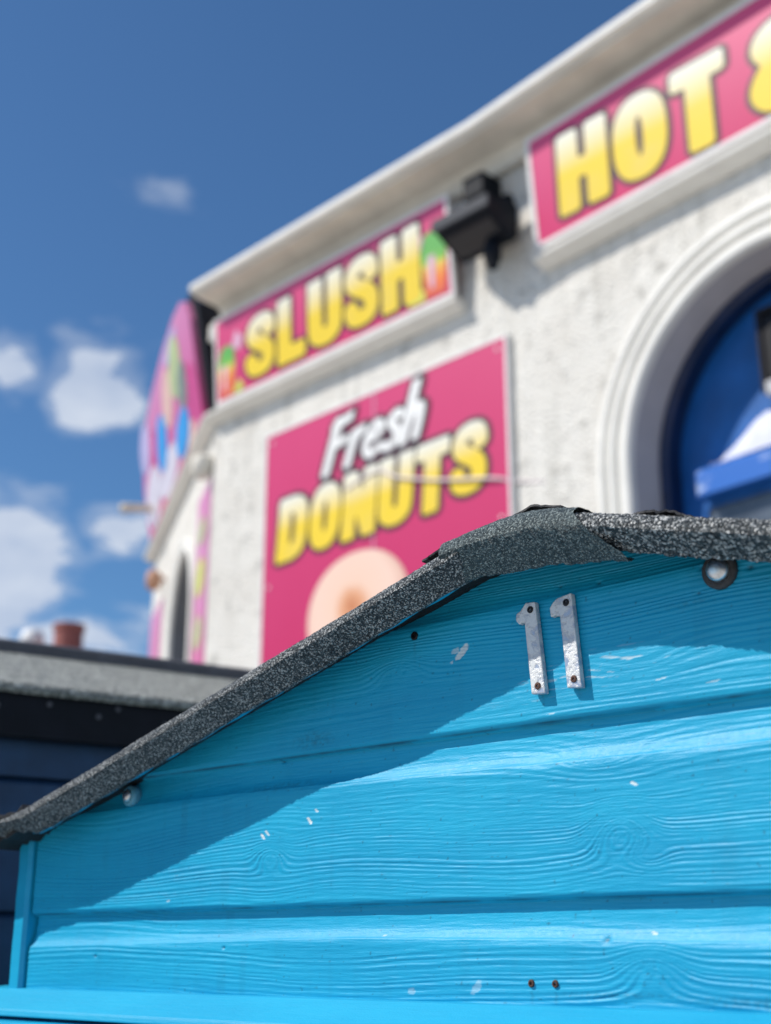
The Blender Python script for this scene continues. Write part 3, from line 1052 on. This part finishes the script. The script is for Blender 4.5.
# cornice: coping with a lit nose, wide soffit, bed moulding below
run_profile('coping', [(0.003, 5.985), (.30, 5.985), (.325, 5.998), (.33, 6.035), (.315, 6.055), (.003, 6.075)], M['plaster'], .006)
run_profile('cornice_soffit', [(.003, 5.84), (.050, 5.84), (.058, 5.90), (.085, 5.945), (.285, 5.962), (.285, 5.983), (.003, 5.983)], M['soffit'], .004, end0=CORNER + .075)
SC = [(.003, 5.085), (.03, 5.090), (.085, 5.118), (.100, 5.122), (.105, 5.140), (.098, 5.150), (.003, 5.158)]
for fn_, xa, xb in ((lambda p_: p_, CORNER - .01, -.315), (rt, .29, REND)):     # one length of ledge under each sign
    scm = MB()
    n = len(SC)
    scm.add([fn_((xa, -d, z)) for d, z in SC] + [fn_((xb, -d, z)) for d, z in SC],
            [(k, (k + 1) % n, n + (k + 1) % n, n + k) for k in range(n)] + [tuple(range(n))[::-1], tuple(range(n, 2 * n))])
    scm.build('string_course', M['plaster'], kiosk, bevel=.004)
# small console under the cornice end
cs = MB()
cs.box((CORNER - .01, -.10, 5.70), (CORNER + .05, -.003, 5.838))
cs.build('corner_console', M['plaster'], kiosk, bevel=.02)
# string course on the left side
sc = MB()
v = []
pr = [(.003, 5.085), (.03, 5.090), (.085, 5.118), (.100, 5.122), (.105, 5.140), (.098, 5.150), (.003, 5.158)]
v = [sd((-3.60, -d, z)) for d, z in pr] + [sd((-.004, -d, z)) for d, z in pr]
n = len(pr)
sc.add(v, [(k, (k + 1) % n, n + (k + 1) % n, n + k) for k in range(n)] + [tuple(range(n))[::-1], tuple(range(n, 2 * n))])
sc.build('string_course', M['plaster'], kiosk, bevel=.004)
# dark return wall between the two sign bands at the corner
dp = MB()
v = [sd((x, -d, z)) for x in (-.55, .0) for d, z in ((-.02, 5.165), (.03, 5.165), (.185, 6.04), (-.02, 6.04))]
dp.add(v, [(0, 1, 2, 3), (7, 6, 5, 4), (0, 4, 5, 1), (1, 5, 6, 2), (2, 6, 7, 3), (3, 7, 4, 0)])
dp.build('corner_panel', M['dark_grey'], kiosk)


# arch mouldings: a ribbed archivolt running down as jambs
def archivolt(name, prof, m, fn, ax, az, z0, n=56):
    """prof: (radius, d outward) section swept round the arch and down both jambs"""
    v, f = [], []
    k = len(prof)
    st = [('j', -1, z0), ('j', -1, az)] + [('a', math.pi - math.pi * i / n, 0) for i in range(1, n)] + [('j', 1, az), ('j', 1, z0)]
    for s in st:
        for r, d in prof:
            if s[0] == 'j':
                v.append(fn((ax + s[1] * r, -d, s[2])))
            else:
                v.append(fn((ax + r * math.cos(s[1]), -d, az + r * math.sin(s[1]))))
    for i in range(len(st) - 1):
        for j in range(k - 1):
            f.append((i * k + j, i * k + j + 1, (i + 1) * k + j + 1, (i + 1) * k + j))
    return mesh_obj(name, v, f, m, kiosk)


archivolt('arch_moulding', [(1.062, -.004), (1.062, .030), (1.050, .042), (1.020, .044), (1.008, .036), (1.003, .018), (.992, .018), (.986, .034), (.970, .046), (.944, .046), (.934, .036), (.930, .020),
                            (.918, .020), (.912, .036), (.898, .046), (.862, .046), (.848, .036), (.845, .0)], M['plaster'], rt, AX, AZ, 0.0)
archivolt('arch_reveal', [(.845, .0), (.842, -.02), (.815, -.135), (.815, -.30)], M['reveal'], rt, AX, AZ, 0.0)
archivolt('door_frame', [(.814, -.150), (.790, -.150), (.776, -.170), (.770, -.29)], M['navy'], rt, AX, AZ, 0.0)
# door leaf filling the arch
n = 40
tv = [(AX - .78, 0)] + [(AX + .78 * math.cos(math.pi - math.pi * i / n), AZ + .78 * math.sin(math.pi * i / n)) for i in range(n + 1)] + [(AX + .78, 0)]
td = MB()
td.add([rt((x, .26, z)) for x, z in tv] + [rt((x, .30, z)) for x, z in tv],
       [tuple(range(len(tv))), tuple(range(len(tv), 2 * len(tv)))[::-1]] + [(i, (i + 1) % len(tv), len(tv) + (i + 1) % len(tv), len(tv) + i) for i in range(len(tv))])
door = td.build('door', M['door_blue'], kiosk)
wf = MB()
for x0, x1, z0, z1 in ((1.04, 2.27, 3.585, 3.62), (1.00, 1.04, 2.7, 3.62), (2.27, 2.31, 2.7, 3.62), (1.62, 1.65, 2.7, 3.585)):
    q = [(x, y, z) for z in (z0, z1) for y in (.235, .258) for x in (x0, x1)]
    wf.add([rt(k) for k in q], [(0, 1, 3, 2), (4, 6, 7, 5), (0, 4, 5, 1), (2, 3, 7, 6), (0, 2, 6, 4), (1, 5, 7, 3)])
wf.build('window_frame', M['door_blue'], door)
wp = MB()
q = [(1.042, .250, 2.7), (2.268, .250, 2.7), (2.268, .250, 3.583), (1.042, .250, 3.583)]
wp.add([rt(k) for k in q], [(0, 1, 2, 3)])
wp.build('window_pane', M['pane'], door)

# side window: dark board set back in the narrow arch
v = []
n = 24
tv = [(SWX - SWR, 2.6)] + [(SWX + SWR * math.cos(math.pi - math.pi * i / n), SWZ + SWR * math.sin(math.pi * i / n)) for i in range(n + 1)] + [(SWX + SWR, 2.6)]
sw = MB()
sw.add([sd((x, .12, z)) for x, z in tv], [tuple(range(len(tv)))])
sw.add([sd((x, .0, z)) for x, z in tv] + [sd((x, .12, z)) for x, z in tv], [(i, i + 1, len(tv) + i + 1, len(tv) + i) for i in range(len(tv) - 1)])
sw.build('side_window', M['window_shade'], kiosk)
archivolt('side_arch_moulding', [(.70, -.003), (.70, .030), (.67, .040), (.645, .026), (.63, .036), (.605, .026), (.60, 0)], M['plaster'], sd, SWX, SWZ, 2.6)


# ------------------------------------------------------------------ lettering by distance fields
def bx(x0, y0, x1, y1, r, rd=.05):
    return ('b', x0, y0, x1, y1, r, rd)


def ch(pts, r, closed=False):
    return ('c', pts, r, closed)


def sdf(strokes, X, Y):
    d = np.full_like(X, 9.0)
    for s in strokes:
        if s[0] == 'b':
            _, x0, y0, x1, y1, r, rd = s
            L = math.hypot(x1 - x0, y1 - y0)
            ux, uy = (x1 - x0) / L, (y1 - y0) / L
            cx, cy = (x0 + x1) / 2, (y0 + y1) / 2
            a = np.abs((X - cx) * ux + (Y - cy) * uy) - (L / 2 - rd)
            b_ = np.abs(-(X - cx) * uy + (Y - cy) * ux) - (r - rd)
            q = np.hypot(np.maximum(a, 0), np.maximum(b_, 0)) + np.minimum(np.maximum(a, b_), 0) - rd
            d = np.minimum(d, q)
        else:
            _, pts, r, closed = s
            pp = pts + [pts[0]] if closed else pts
            for (x0, y0), (x1, y1) in zip(pp[:-1], pp[1:]):
                ex, ey = x1 - x0, y1 - y0
                t = np.clip(((X - x0) * ex + (Y - y0) * ey) / (ex * ex + ey * ey + 1e-12), 0, 1)
                d = np.minimum(d, np.hypot(X - x0 - t * ex, Y - y0 - t * ey) - r)
    return d


def curve(pts, n=6):
    """Catmull-Rom through the points"""
    out = []
    P = [pts[0]] + list(pts) + [pts[-1]]
    for i in range(1, len(P) - 2):
        p0, p1, p2, p3 = (np.array(q, float) for q in P[i - 1:i + 3])
        for t in np.linspace(0, 1, n, endpoint=False):
            out.append(tuple(.5 * (2 * p1 + (p2 - p0) * t + (2 * p0 - 5 * p1 + 4 * p2 - p3) * t * t + (3 * p1 - p0 - 3 * p2 + p3) * t ** 3)))
    out.append(tuple(pts[-1]))
    return out


def ring_pts(cx, cy, rx, ry, n=28, e=2.6):
    o = []
    for i in range(n):
        a = 2 * math.pi * i / n
        c, s = math.cos(a), math.sin(a)
        o.append((cx + rx * math.copysign(abs(c) ** (2 / e), c), cy + ry * math.copysign(abs(s) ** (2 / e), s)))
    return o


W = .129
GLYPH = {
    'S': ([ch(curve([(.46, .70), (.42, .83), (.30, .868), (.18, .83), (.135, .72), (.18, .60), (.40, .44), (.455, .30), (.42, .17), (.29, .132), (.16, .17), (.115, .29)]), W - .014)], .59),
    'L': ([bx(W, 0, W, 1, W), bx(0, .125, .52, .125, .125)], .54),
    'U': ([ch(curve([(W, 1.2), (W, .32), (.19, .165), (.30, .132), (.41, .165), (.465, .32), (.465, 1.2)]), W)], .60),
    'H': ([bx(W, 0, W, 1, W), bx(.475, 0, .475, 1, W), bx(.1, .5, .5, .5, .12)], .61),
    'O': ([ch(ring_pts(.305, .5, .17, .365), W, True)], .61),
    'T': ([bx(0, .88, .56, .88, .12), bx(.28, 0, .28, 1, W)], .56),
    'D': ([bx(W, 0, W, 1, W), ch(curve([(.12, .868), (.30, .868), (.43, .80), (.47, .62), (.47, .38), (.43, .20), (.30, .132), (.12, .132)]), W)], .61),
    'N': ([bx(W, 0, W, 1, W), bx(.50, 0, .50, 1, W), bx(.15, .95, .485, .05, .105)], .635),
    '&': ([ch(curve([(.60, .10), (.44, .36), (.20, .66), (.19, .80), (.30, .875), (.41, .80), (.40, .67), (.20, .45), (.135, .28), (.20, .15), (.34, .13), (.47, .24), (.56, .47)]), .115)], .66),
    'F': ([ch([(.12, .09), (.20, .92)], .09), ch(curve([(.16, .86), (.34, .91), (.52, .95)]), .08), ch(curve([(.16, .52), (.30, .53), (.42, .56)]), .075)], .46),
    'r': ([ch([(.09, .08), (.14, .58)], .08), ch(curve([(.13, .42), (.20, .56), (.31, .60)]), .08)], .32),
    'e': ([ch(curve([(.12, .36), (.28, .38), (.36, .46), (.29, .58), (.17, .55), (.09, .36), (.12, .16), (.24, .08), (.36, .16)]), .07)], .38),
    's': ([ch(curve([(.34, .56), (.22, .61), (.13, .52), (.22, .40), (.31, .28), (.28, .13), (.16, .08), (.05, .14)]), .075)], .34),
    'h': ([ch([(.09, .07), (.17, 1.0)], .085), ch(curve([(.13, .36), (.22, .55), (.33, .54), (.35, .38), (.33, .08)]), .08)], .44),
}


def fill(F, xs, ys):
    """marching squares: polygons of F<0 on the grid"""
    verts, faces, key = [], [], {}

    def V(k, x, y):
        if k not in key:
            key[k] = len(verts)
            verts.append((x, y))
        return key[k]
    ny, nx = F.shape
    for j in range(ny - 1):
        for i in range(nx - 1):
            c = [(i, j), (i + 1, j), (i + 1, j + 1), (i, j + 1)]
            fv = [F[q[1], q[0]] for q in c]
            if min(fv) >= 0:
                continue
            poly = []
            for k in range(4):
                a, b_ = c[k], c[(k + 1) % 4]
                fa, fb_ = fv[k], fv[(k + 1) % 4]
                if fa < 0:
                    poly.append(V(('p', a), xs[a[0]], ys[a[1]]))
                if (fa < 0) != (fb_ < 0):
                    t = fa / (fa - fb_)
                    kk = ('e',) + tuple(sorted((a, b_)))
                    poly.append(V(kk, xs[a[0]] + t * (xs[b_[0]] - xs[a[0]]), ys[a[1]] + t * (ys[b_[1]] - ys[a[1]])))
            if len(poly) >= 3:
                faces.append(tuple(poly))
    return verts, faces


def word(parent, text, x0, z0, hgt, x1, y, mat, outline=.03, shear=.1, rot=0.0, gap=.035, grow=0.0, step=.022, odd=None):
    """a word of raised-edge print: fill sheet and darker outline sheet just behind it; x0..x1 sets its width"""
    tot = sum(GLYPH[c][1] for c in text) + gap * (len(text) - 1)
    sx = (x1 - x0) / tot
    res = {}
    for nm, off in (('lettering', 0.0), ('lettering_outline', outline / hgt)):
        vv, ff, gg = [], [], []
        cx = 0.0
        for li, c in enumerate(text):
            st, wd = GLYPH[c]
            asp = sx / hgt
            m = off + .06
            xs = np.arange(-m, wd + m, step)
            ys = np.arange(-m, 1 + m, step)
            X, Y = np.meshgrid(xs, ys)
            d = sdf(st, X, Y)
            d = np.maximum(d, np.maximum(Y - 1.0, -Y)) if text.isupper() or c == '&' else d
            vs, fs = fill(d - off, xs, ys)
            b0 = len(vv)
            for (u, v) in vs:
                k = (cx + u) / tot
                h = hgt * (1 + grow * k)
                px = x0 + (cx + u) * sx + shear * (v - .5) * hgt
                pz = z0 + v * h
                if odd:
                    pz += odd(li, v)
                pz += (px - x0) * rot
                vv.append((px, y + (.003 if off else 0), pz))
                gg.append(v)
            ff += [tuple(b0 + i for i in f) for f in fs]
            cx += wd + gap
        res[nm] = (vv, ff, gg)
    v, f, g_ = res['lettering']
    let = mesh_obj('lettering', v, f, M[mat], parent, attrs={'grad': g_})
    v, f, g_ = res['lettering_outline']
    mesh_obj('outline', v, f, M['outline'], let, attrs={'grad': g_})
    return let


def board(root, w0, w1, h0, h1, th, mat, frame=.03, frame_mat='white_frame'):
    """flat sign panel with a slim frame; front face on y = 0"""
    p_ = MB()
    p_.box((w0, .0, h0), (w1, th, h1))
    pn = p_.build('panel', mat, root)
    if frame:
        fr = MB()
        fr.box((w0 - frame, -.004, h0 - frame), (w1 + frame, th + .004, h0 - .001)).box((w0 - frame, -.004, h1 + .001), (w1 + frame, th + .004, h1 + frame))
        fr.box((w0 - frame, -.004, h0), (w0 - .001, th + .004, h1)).box((w1 + .001, -.004, h0), (w1 + frame, th + .004, h1))
        fr.build('frame', M[frame_mat], root, bevel=.002)
    return pn


def blob(parent, name, pts, y, mat, cl=True):
    v = [(x, y, z) for x, z in pts]
    return mesh_obj(name, v, [tuple(range(len(v)))], mat, parent)


def grad_mat(name, z0, z1, stops):
    m, t, b, co = new_mat(name)
    sp = t.add('ShaderNodeSeparateXYZ', {0: co})
    f = t.math('DIVIDE', t.math('SUBTRACT', sp.outputs[2], z0), z1 - z0)
    n_ = t.noise(co, 9, 3, .5).outputs[0]
    f = t.math('ADD', f, t.math('MULTIPLY', t.math('SUBTRACT', n_, .5), .25))
    t.put(b.inputs['Base Color'], t.ramp(f, stops))
    b.inputs['Roughness'].default_value = .4
    return m


def world_pt(p, o=FRONT_O, r=FRONT_R):
    c, s = math.cos(r), math.sin(r)
    return (o[0] + p[0] * c - p[1] * s, o[1] + p[0] * s + p[1] * c, p[2] + o[2])


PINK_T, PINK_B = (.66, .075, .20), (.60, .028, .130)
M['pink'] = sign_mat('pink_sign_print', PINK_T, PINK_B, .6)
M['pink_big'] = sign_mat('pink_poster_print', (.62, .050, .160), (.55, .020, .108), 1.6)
M['cup'] = grad_mat('slush_cup_print', .04, .34, [(.0, (.70, .10, .06)), (.35, (.85, .20, .03)), (.62, (.85, .42, .06)), (.74, (.70, .62, .10)), (.82, (.20, .50, .06)), (1, (.12, .42, .08))])
M['spark'] = plain('pale_pink_print', (.70, .42, .55), .4, var=.2, scale=14)
M['lime'] = plain('lime_print', (.60, .62, .10), .4, var=.15, scale=14)

# ------------------------------------------------------------------ SLUSH sign on the ledge
slush = thing('slush_sign', 'pink SLUSH sign with yellow letters and fruit pictures at both ends', 'sign', world_pt((0, -.085, 5.165)), FRONT_R, tilt=R_(4.5))
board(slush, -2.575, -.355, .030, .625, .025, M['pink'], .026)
word(slush, 'SLUSH', -2.255, .075, .45, -.575, -.006, 'yellow', .020, .04, 0.0, .03, .10)


def cup(root, x, z, s, w=1.0):
    c = blob(root, 'fruit_picture', [(x - .075 * s * w, z), (x + .075 * s * w, z), (x + .10 * s * w, z + .20 * s), (x + .09 * s * w, z + .29 * s), (x + .02 * s, z + .33 * s), (x - .06 * s * w, z + .31 * s), (x - .10 * s * w, z + .22 * s)], -.004, M['cup'])
    blob(c, 'highlight', [(x - .03 * s, z + .04 * s), (x - .005 * s, z + .04 * s), (x + .01 * s, z + .2 * s), (x - .035 * s, z + .2 * s)], -.0065, M['spark'])
    blob(c, 'lime_slice', [(x - .17 * s, z - .005), (x - .08 * s * w, z - .005), (x - .085 * s * w, z + .05 * s), (x - .13 * s, z + .08 * s), (x - .18 * s, z + .05 * s)] if x > -1 else [(x + .07 * s * w, z - .005), (x + .15 * s, z - .005), (x + .16 * s, z + .04 * s), (x + .11 * s, z + .08 * s)], -.0055, M['lime'])
    blob(c, 'splash', [(x - .15 * s, z + .28 * s), (x - .09 * s, z + .22 * s), (x - .06 * s, z + .30 * s), (x - .10 * s, z + .38 * s)] if x > -1 else [(x + .05 * s, z + .30 * s), (x + .13 * s, z + .26 * s), (x + .16 * s, z + .33 * s), (x + .10 * s, z + .40 * s)], -.0035, M['spark'])


cup(slush, -2.47, .042, 1.15, .8)
cup(slush, -.470, .052, 1.30, .8)

# ------------------------------------------------------------------ HOT & sign on the right-hand front
hot_o = world_pt(rt((0, -.085, 5.165)))
hot = thing('hot_sign', 'pink sign with yellow HOT and ampersand lettering, right of the floodlight', 'sign', hot_o, zrot(-39.35), tilt=R_(4.5))
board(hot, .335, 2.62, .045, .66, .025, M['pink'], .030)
word(hot, 'HOT', .515, .118, .47, 1.60, -.006, 'yellow', .022, .05, -.055, .05)
word(hot, '&', 1.71, .055, .47, 2.12, -.006, 'yellow', .022, .05, -.055, .05)

# ------------------------------------------------------------------ Fresh DONUTS poster
don = thing('donut_sign', 'large square pink Fresh DONUTS poster board on the white wall', 'sign', world_pt((0, -.030, 3.15)), FRONT_R)
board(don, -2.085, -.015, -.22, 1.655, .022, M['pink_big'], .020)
ly = -.006
FR_O = [0]
word(don, 'DONUTS', -1.945, .755, .42, -.150, ly, 'yellow', .026, .08, .012, .030, .02, odd=lambda i, v: .030 * (i == 5) * 1.0)
word(don, 'Fresh', -1.50, 1.215, .36, -.615, ly - .005, 'white_print', .026, .26, .035, .02)
M['donut'] = None
m_, t_, b_, co_ = new_mat('printed_donut')
sp_ = t_.add('ShaderNodeVectorMath', {0: co_, 1: (-1.24, 0, .355)}, operation='DISTANCE').outputs[1]
nn_ = t_.noise(co_, 7, 4, .6).outputs[0]
rr_ = t_.math('ADD', sp_, t_.math('MULTIPLY', t_.math('SUBTRACT', nn_, .5), .10))
t_.put(b_.inputs['Base Color'], t_.ramp(t_.math('DIVIDE', rr_, .55), [(.06, (.58, .22, .09)), (.16, (.74, .36, .19)), (.27, (.85, .58, .44)), (.62, (.86, .60, .48)), (.86, (.70, .40, .31))]))
b_.inputs['Roughness'].default_value = .4
M['donut'] = m_
dn = blob(don, 'donut_picture', ring_pts(-1.20, .305, .44, .375, 48, 2.1), -.004, M['donut'])
sm_ = MB()
sm_.box((-1.066, -.0030, -.219), (-1.058, -.0005, 1.654))
sm_.build('panel_seam', M['spark'], don)
for x, z in ((-2.03, 1.60), (-.07, 1.60), (-2.03, .62), (-.07, .62)):
    s = MB()
    s.lathe([(.010, .0), (.010, -.005), (.004, -.007)], (x, 0, z), 'y', 12)
    s.build('screw', M['white_frame'], don)

# ------------------------------------------------------------------ sign on the left side wall
sdo = world_pt(sd((0, -.08, 5.165)))
ice = thing('side_sign', 'tall pink sign with blue and lime shapes, leaning out around the kiosk corner', 'sign', sdo, SIDE_R, tilt=R_(9.5))
pts = [(-3.24, .02), (-.10, .02), (-.12, .80), (-.20, .96), (-.40, 1.07), (-.75, 1.12), (-1.4, 1.13), (-2.2, 1.08), (-2.8, .98), (-3.14, .80), (-3.28, .50)]
ib = MB()
n = len(pts)
ib.add([(x, 0, z) for x, z in pts] + [(x, .04, z) for x, z in pts], [tuple(range(n)), tuple(range(n, 2 * n))[::-1]] + [(i, (i + 1) % n, n + (i + 1) % n, n + i) for i in range(n)])
M['pink_side'] = sign_mat('pink_lilac_print', (.68, .24, .42), (.62, .04, .18), 1.1)
ib.build('panel', M['pink_side'], ice)
M['print_blue'] = plain('sky_blue_print', (.04, .30, .68), .4, var=.2, scale=5)
M['print_white'] = plain('milky_print', (.66, .60, .66), .4, var=.12, scale=5)
M['print_green'] = plain('lime_green_print', (.46, .52, .22), .4, var=.2, scale=5)
M['print_dark'] = plain('olive_print', (.20, .22, .17), .4, var=.2, scale=5)
M['print_lilac'] = plain('lilac_print', (.50, .42, .64), .4, var=.15, scale=5)


def ell(cx, cz, rx, rz, n=26, sh=0.0):
    return [(cx + rx * math.cos(2 * math.pi * i / n) + sh * rz * math.sin(2 * math.pi * i / n), cz + rz * math.sin(2 * math.pi * i / n)) for i in range(n)]


bk = MB()
q_ = [(-1.2, .01), (.02, .01), (.02, .93), (-.10, 1.05), (-1.2, 1.08)]
bk.add([(x, .045, z) for x, z in q_] + [(x, .075, z) for x, z in q_], [(0, 1, 2, 3, 4), (9, 8, 7, 6, 5)] + [(i, (i + 1) % 5, 5 + (i + 1) % 5, 5 + i) for i in range(5)])
bk.build('back_board', M['dark_grey'], ice)
M['print_peach'] = plain('peach_print', (.72, .46, .36), .4, var=.2, scale=5)
M['print_rose'] = plain('deep_rose_print', (.58, .05, .20), .4, var=.25, scale=5)
blob(ice, 'rose_shape', ell(-.42, .34, .26, .22), -.0025, M['print_rose'])
blob(ice, 'rose_shape', ell(-2.45, .62, .26, .20), -.0025, M['print_rose'])
blob(ice, 'peach_shape', ell(-1.45, .72, .26, .24), -.003, M['print_peach'])
blob(ice, 'peach_shape', ell(-.62, .10, .20, .08), -.003, M['print_peach'])
blob(ice, 'lilac_shape', ell(-1.05, 1.0, .34, .08), -.003, M['print_lilac'])
blob(ice, 'lilac_shape', ell(-2.9, .82, .34, .22), -.004, M['print_lilac'])
blob(ice, 'milky_shape', ell(-2.72, .30, .50, .24), -.004, M['print_white'])
blob(ice, 'lime_shape', ell(-.95, .78, .28, .24), -.004, M['print_green'])
blob(ice, 'olive_shape', ell(-.72, .52, .20, .20), -.006, M['print_dark'])
blob(ice, 'blue_shape', ell(-1.95, .52, .30, .24), -.005, M['print_blue'])
blob(ice, 'blue_shape', ell(-.92, .22, .34, .17), -.008, M['print_blue'])
blob(ice, 'milky_shape', ell(-1.75, .20, .55, .16), -.003, M['print_white'])

# narrow upright sign between the side window and the corner
nar = thing('narrow_sign', 'narrow upright pink sign with yellow shapes beside the arched side window', 'sign', world_pt(sd((0, -.012, 2.9))), SIDE_R)
board(nar, -.62, -.06, .0, 1.82, .010, M['pink_side'], 0)
for i, (cz, rz) in enumerate(((1.52, .10), (1.18, .14), (.78, .12), (.34, .16))):
    blob(nar, 'yellow_shape', ell(-.36, cz, .17 + .03 * (i % 2), rz, 18), -.004, M['lime'] if i % 2 else M['print_green'])
far_n = thing('far_narrow_sign', 'slim pink sign at the far left edge of the kiosk wall', 'sign', world_pt(sd((0, -.012, 2.9))), SIDE_R)
board(far_n, -3.48, -2.70, .0, 1.62, .010, M['pink_side'], .0)

# ------------------------------------------------------------------ floodlight
fx, fy = .0, 0.0
flood = thing('floodlight', 'black hooded floodlight on a bracket under the cornice between the two signs', 'floodlight', world_pt((0, 0, 5.3)), FRONT_R)
h_ = MB()
# hooded head: wide flat front, deep back
pr = [(-.335, .195), (-.335, .125), (-.28, .095), (-.14, .020), (-.08, .030), (-.07, .235), (-.12, .270)]
h_.prism(pr, -.245, .155, lambda u, v, w: (w, u, v))
h_.build('lamp_head', M['floodlight'], flood, bevel=.012)
h_ = MB()
h_.box((-.258, -.350, .130), (.168, -.334, .203))
h_.build('hood_rim', M['floodlight_rim'], flood, bevel=.004)
h_ = MB()
h_.add([(-.215, -.285, .0935), (.125, -.285, .0935), (.125, -.150, .0215), (-.215, -.150, .0215)], [(0, 1, 2, 3)])
h_.build('lens', M['lens'], flood)
h_ = MB()
h_.lathe([(.030, -.10), (.050, -.08), (.050, -.01), (.034, .04), (.030, .08)], (.03, -.16, 0), 'z', 20)
h_.lathe([(.022, -.14), (.036, -.12), (.036, -.10), (.03, -.09)], (.03, -.16, 0), 'z', 20)
h_.build('sensor', M['floodlight'], flood, sm=False)
h_ = MB()
h_.box((-.175, -.17, .375), (-.02, -.003, .515)).box((-.16, -.15, .24), (-.13, -.09, .376)).box((-.06, -.15, .24), (-.03, -.09, .376)).box((-.08, -.06, .20), (.07, -.003, .374))
h_.build('bracket', M['floodlight'], flood, bevel=.006)


# ------------------------------------------------------------------ things under the arch
arx = world_pt(rt((0, .0, 3.0)))
pan = thing('framed_panel', 'black framed panel with a pale lower edge hung on the blue door under the arch', 'panel', arx, zrot(-39.35))
q = MB()
q.box((1.480, .16, 1.075), (2.20, .256, 1.40))
q.build('screen', M['black_plastic'], pan, bevel=.01)
q = MB()
q.box((1.473, .150, 1.00), (2.21, .256, 1.071))
q.build('lower_edge', M['grey_rim'], pan, bevel=.008)
q = MB()
q.box((1.452, .152, 1.02), (1.476, .256, 1.41)).box((1.452, .152, 1.412), (2.21, .256, 1.44))
q.build('frame', M['dark_grey'], pan, bevel=.004)

# transom across the door with worn patches, and a pale shape added for the sunlit patch of door above it
tr = MB()
tr.prism([(.257, .622), (.165, .622), (.160, .628), (.160, .745), (.172, .760), (.257, .768)], 1.045, 2.365, lambda u, v, w: rt((w, u, v + 3.0)))
tr.build('transom', M['worn_blue'], door)
she = thing('sunlit_patch', 'added pale shape on the bright blue transom, for the sunlit patch of door under the arch', 'light patch', arx, zrot(-39.35))
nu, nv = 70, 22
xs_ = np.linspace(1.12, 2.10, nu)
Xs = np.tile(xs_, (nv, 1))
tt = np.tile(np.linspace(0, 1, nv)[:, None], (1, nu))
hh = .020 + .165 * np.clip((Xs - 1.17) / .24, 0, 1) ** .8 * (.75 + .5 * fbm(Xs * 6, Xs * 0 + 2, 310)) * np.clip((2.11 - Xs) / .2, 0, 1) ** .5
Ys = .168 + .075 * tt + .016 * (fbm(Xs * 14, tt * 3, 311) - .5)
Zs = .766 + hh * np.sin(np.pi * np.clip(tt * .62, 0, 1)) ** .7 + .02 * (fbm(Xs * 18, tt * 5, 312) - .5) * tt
grid_obj('pale_patch', np.stack([Xs, Ys, Zs], -1), M['patch_pale'], she, True)

# ------------------------------------------------------------------ small fixings on the kiosk
def top_mesh(mb, name, mat, label, cat, sm=True):
    o = mb.build(name, mat, None, sm=sm)
    o['label'] = label
    o['category'] = cat
    return o


cbm = MB()
pp = [(-1.95, -.034, 3.98), (-1.30, -.036, 4.24), (-1.02, -.040, 4.285), (-.85, -.046, 4.20), (-.50, -.046, 4.09), (-.12, -.046, 4.00), (.02, -.012, 3.955), (.22, -.010, 3.90)]
cbm.tube([world_pt(p_) for p_ in curve(pp[1:], 5)], .009, 8)
top_mesh(cbm, 'cable', M['cable'], 'thin white cable drooping across the DONUTS poster', 'cable')
st = MB()
a_, b_ = sd((-2.95, -.02, 5.42)), sd((-2.82, -.40, 5.36))
st.tube([world_pt(a_), world_pt(((a_[0] + b_[0]) / 2, (a_[1] + b_[1]) / 2, 5.40)), world_pt(b_)], [.035, .035, .042], 12)
top_mesh(st, 'bracket_arm', M['bracket'], 'cream bracket arm sticking out past the left edge of the tall pink sign', 'bracket')
lm = MB()
q = world_pt(sd((-2.62, -.10, 4.66)))
lm.lathe([(.03, .09), (.06, .06), (.07, 0.0), (.06, -.07), (.03, -.09)], q, 'z', 16)
lm.tube([q, world_pt(sd((-2.62, -.003, 4.68)))], .02, 8)
top_mesh(lm, 'wall_lamp', M['lamp_clay'], 'small clay coloured wall lamp at the far left edge of the kiosk', 'lamp')
kb = MB()
q = world_pt(sd((-.10, -.07, 4.80)))
kb.lathe([(.03, .10), (.07, .07), (.08, .0), (.05, -.07), (.02, -.09)], q, 'z', 16)
kb.tube([q, world_pt(sd((-.10, -.003, 4.88)))], .022, 8)
top_mesh(kb, 'corner_lamp', M['soffit'], 'pale round lamp below the ledge at the kiosk corner', 'lamp')
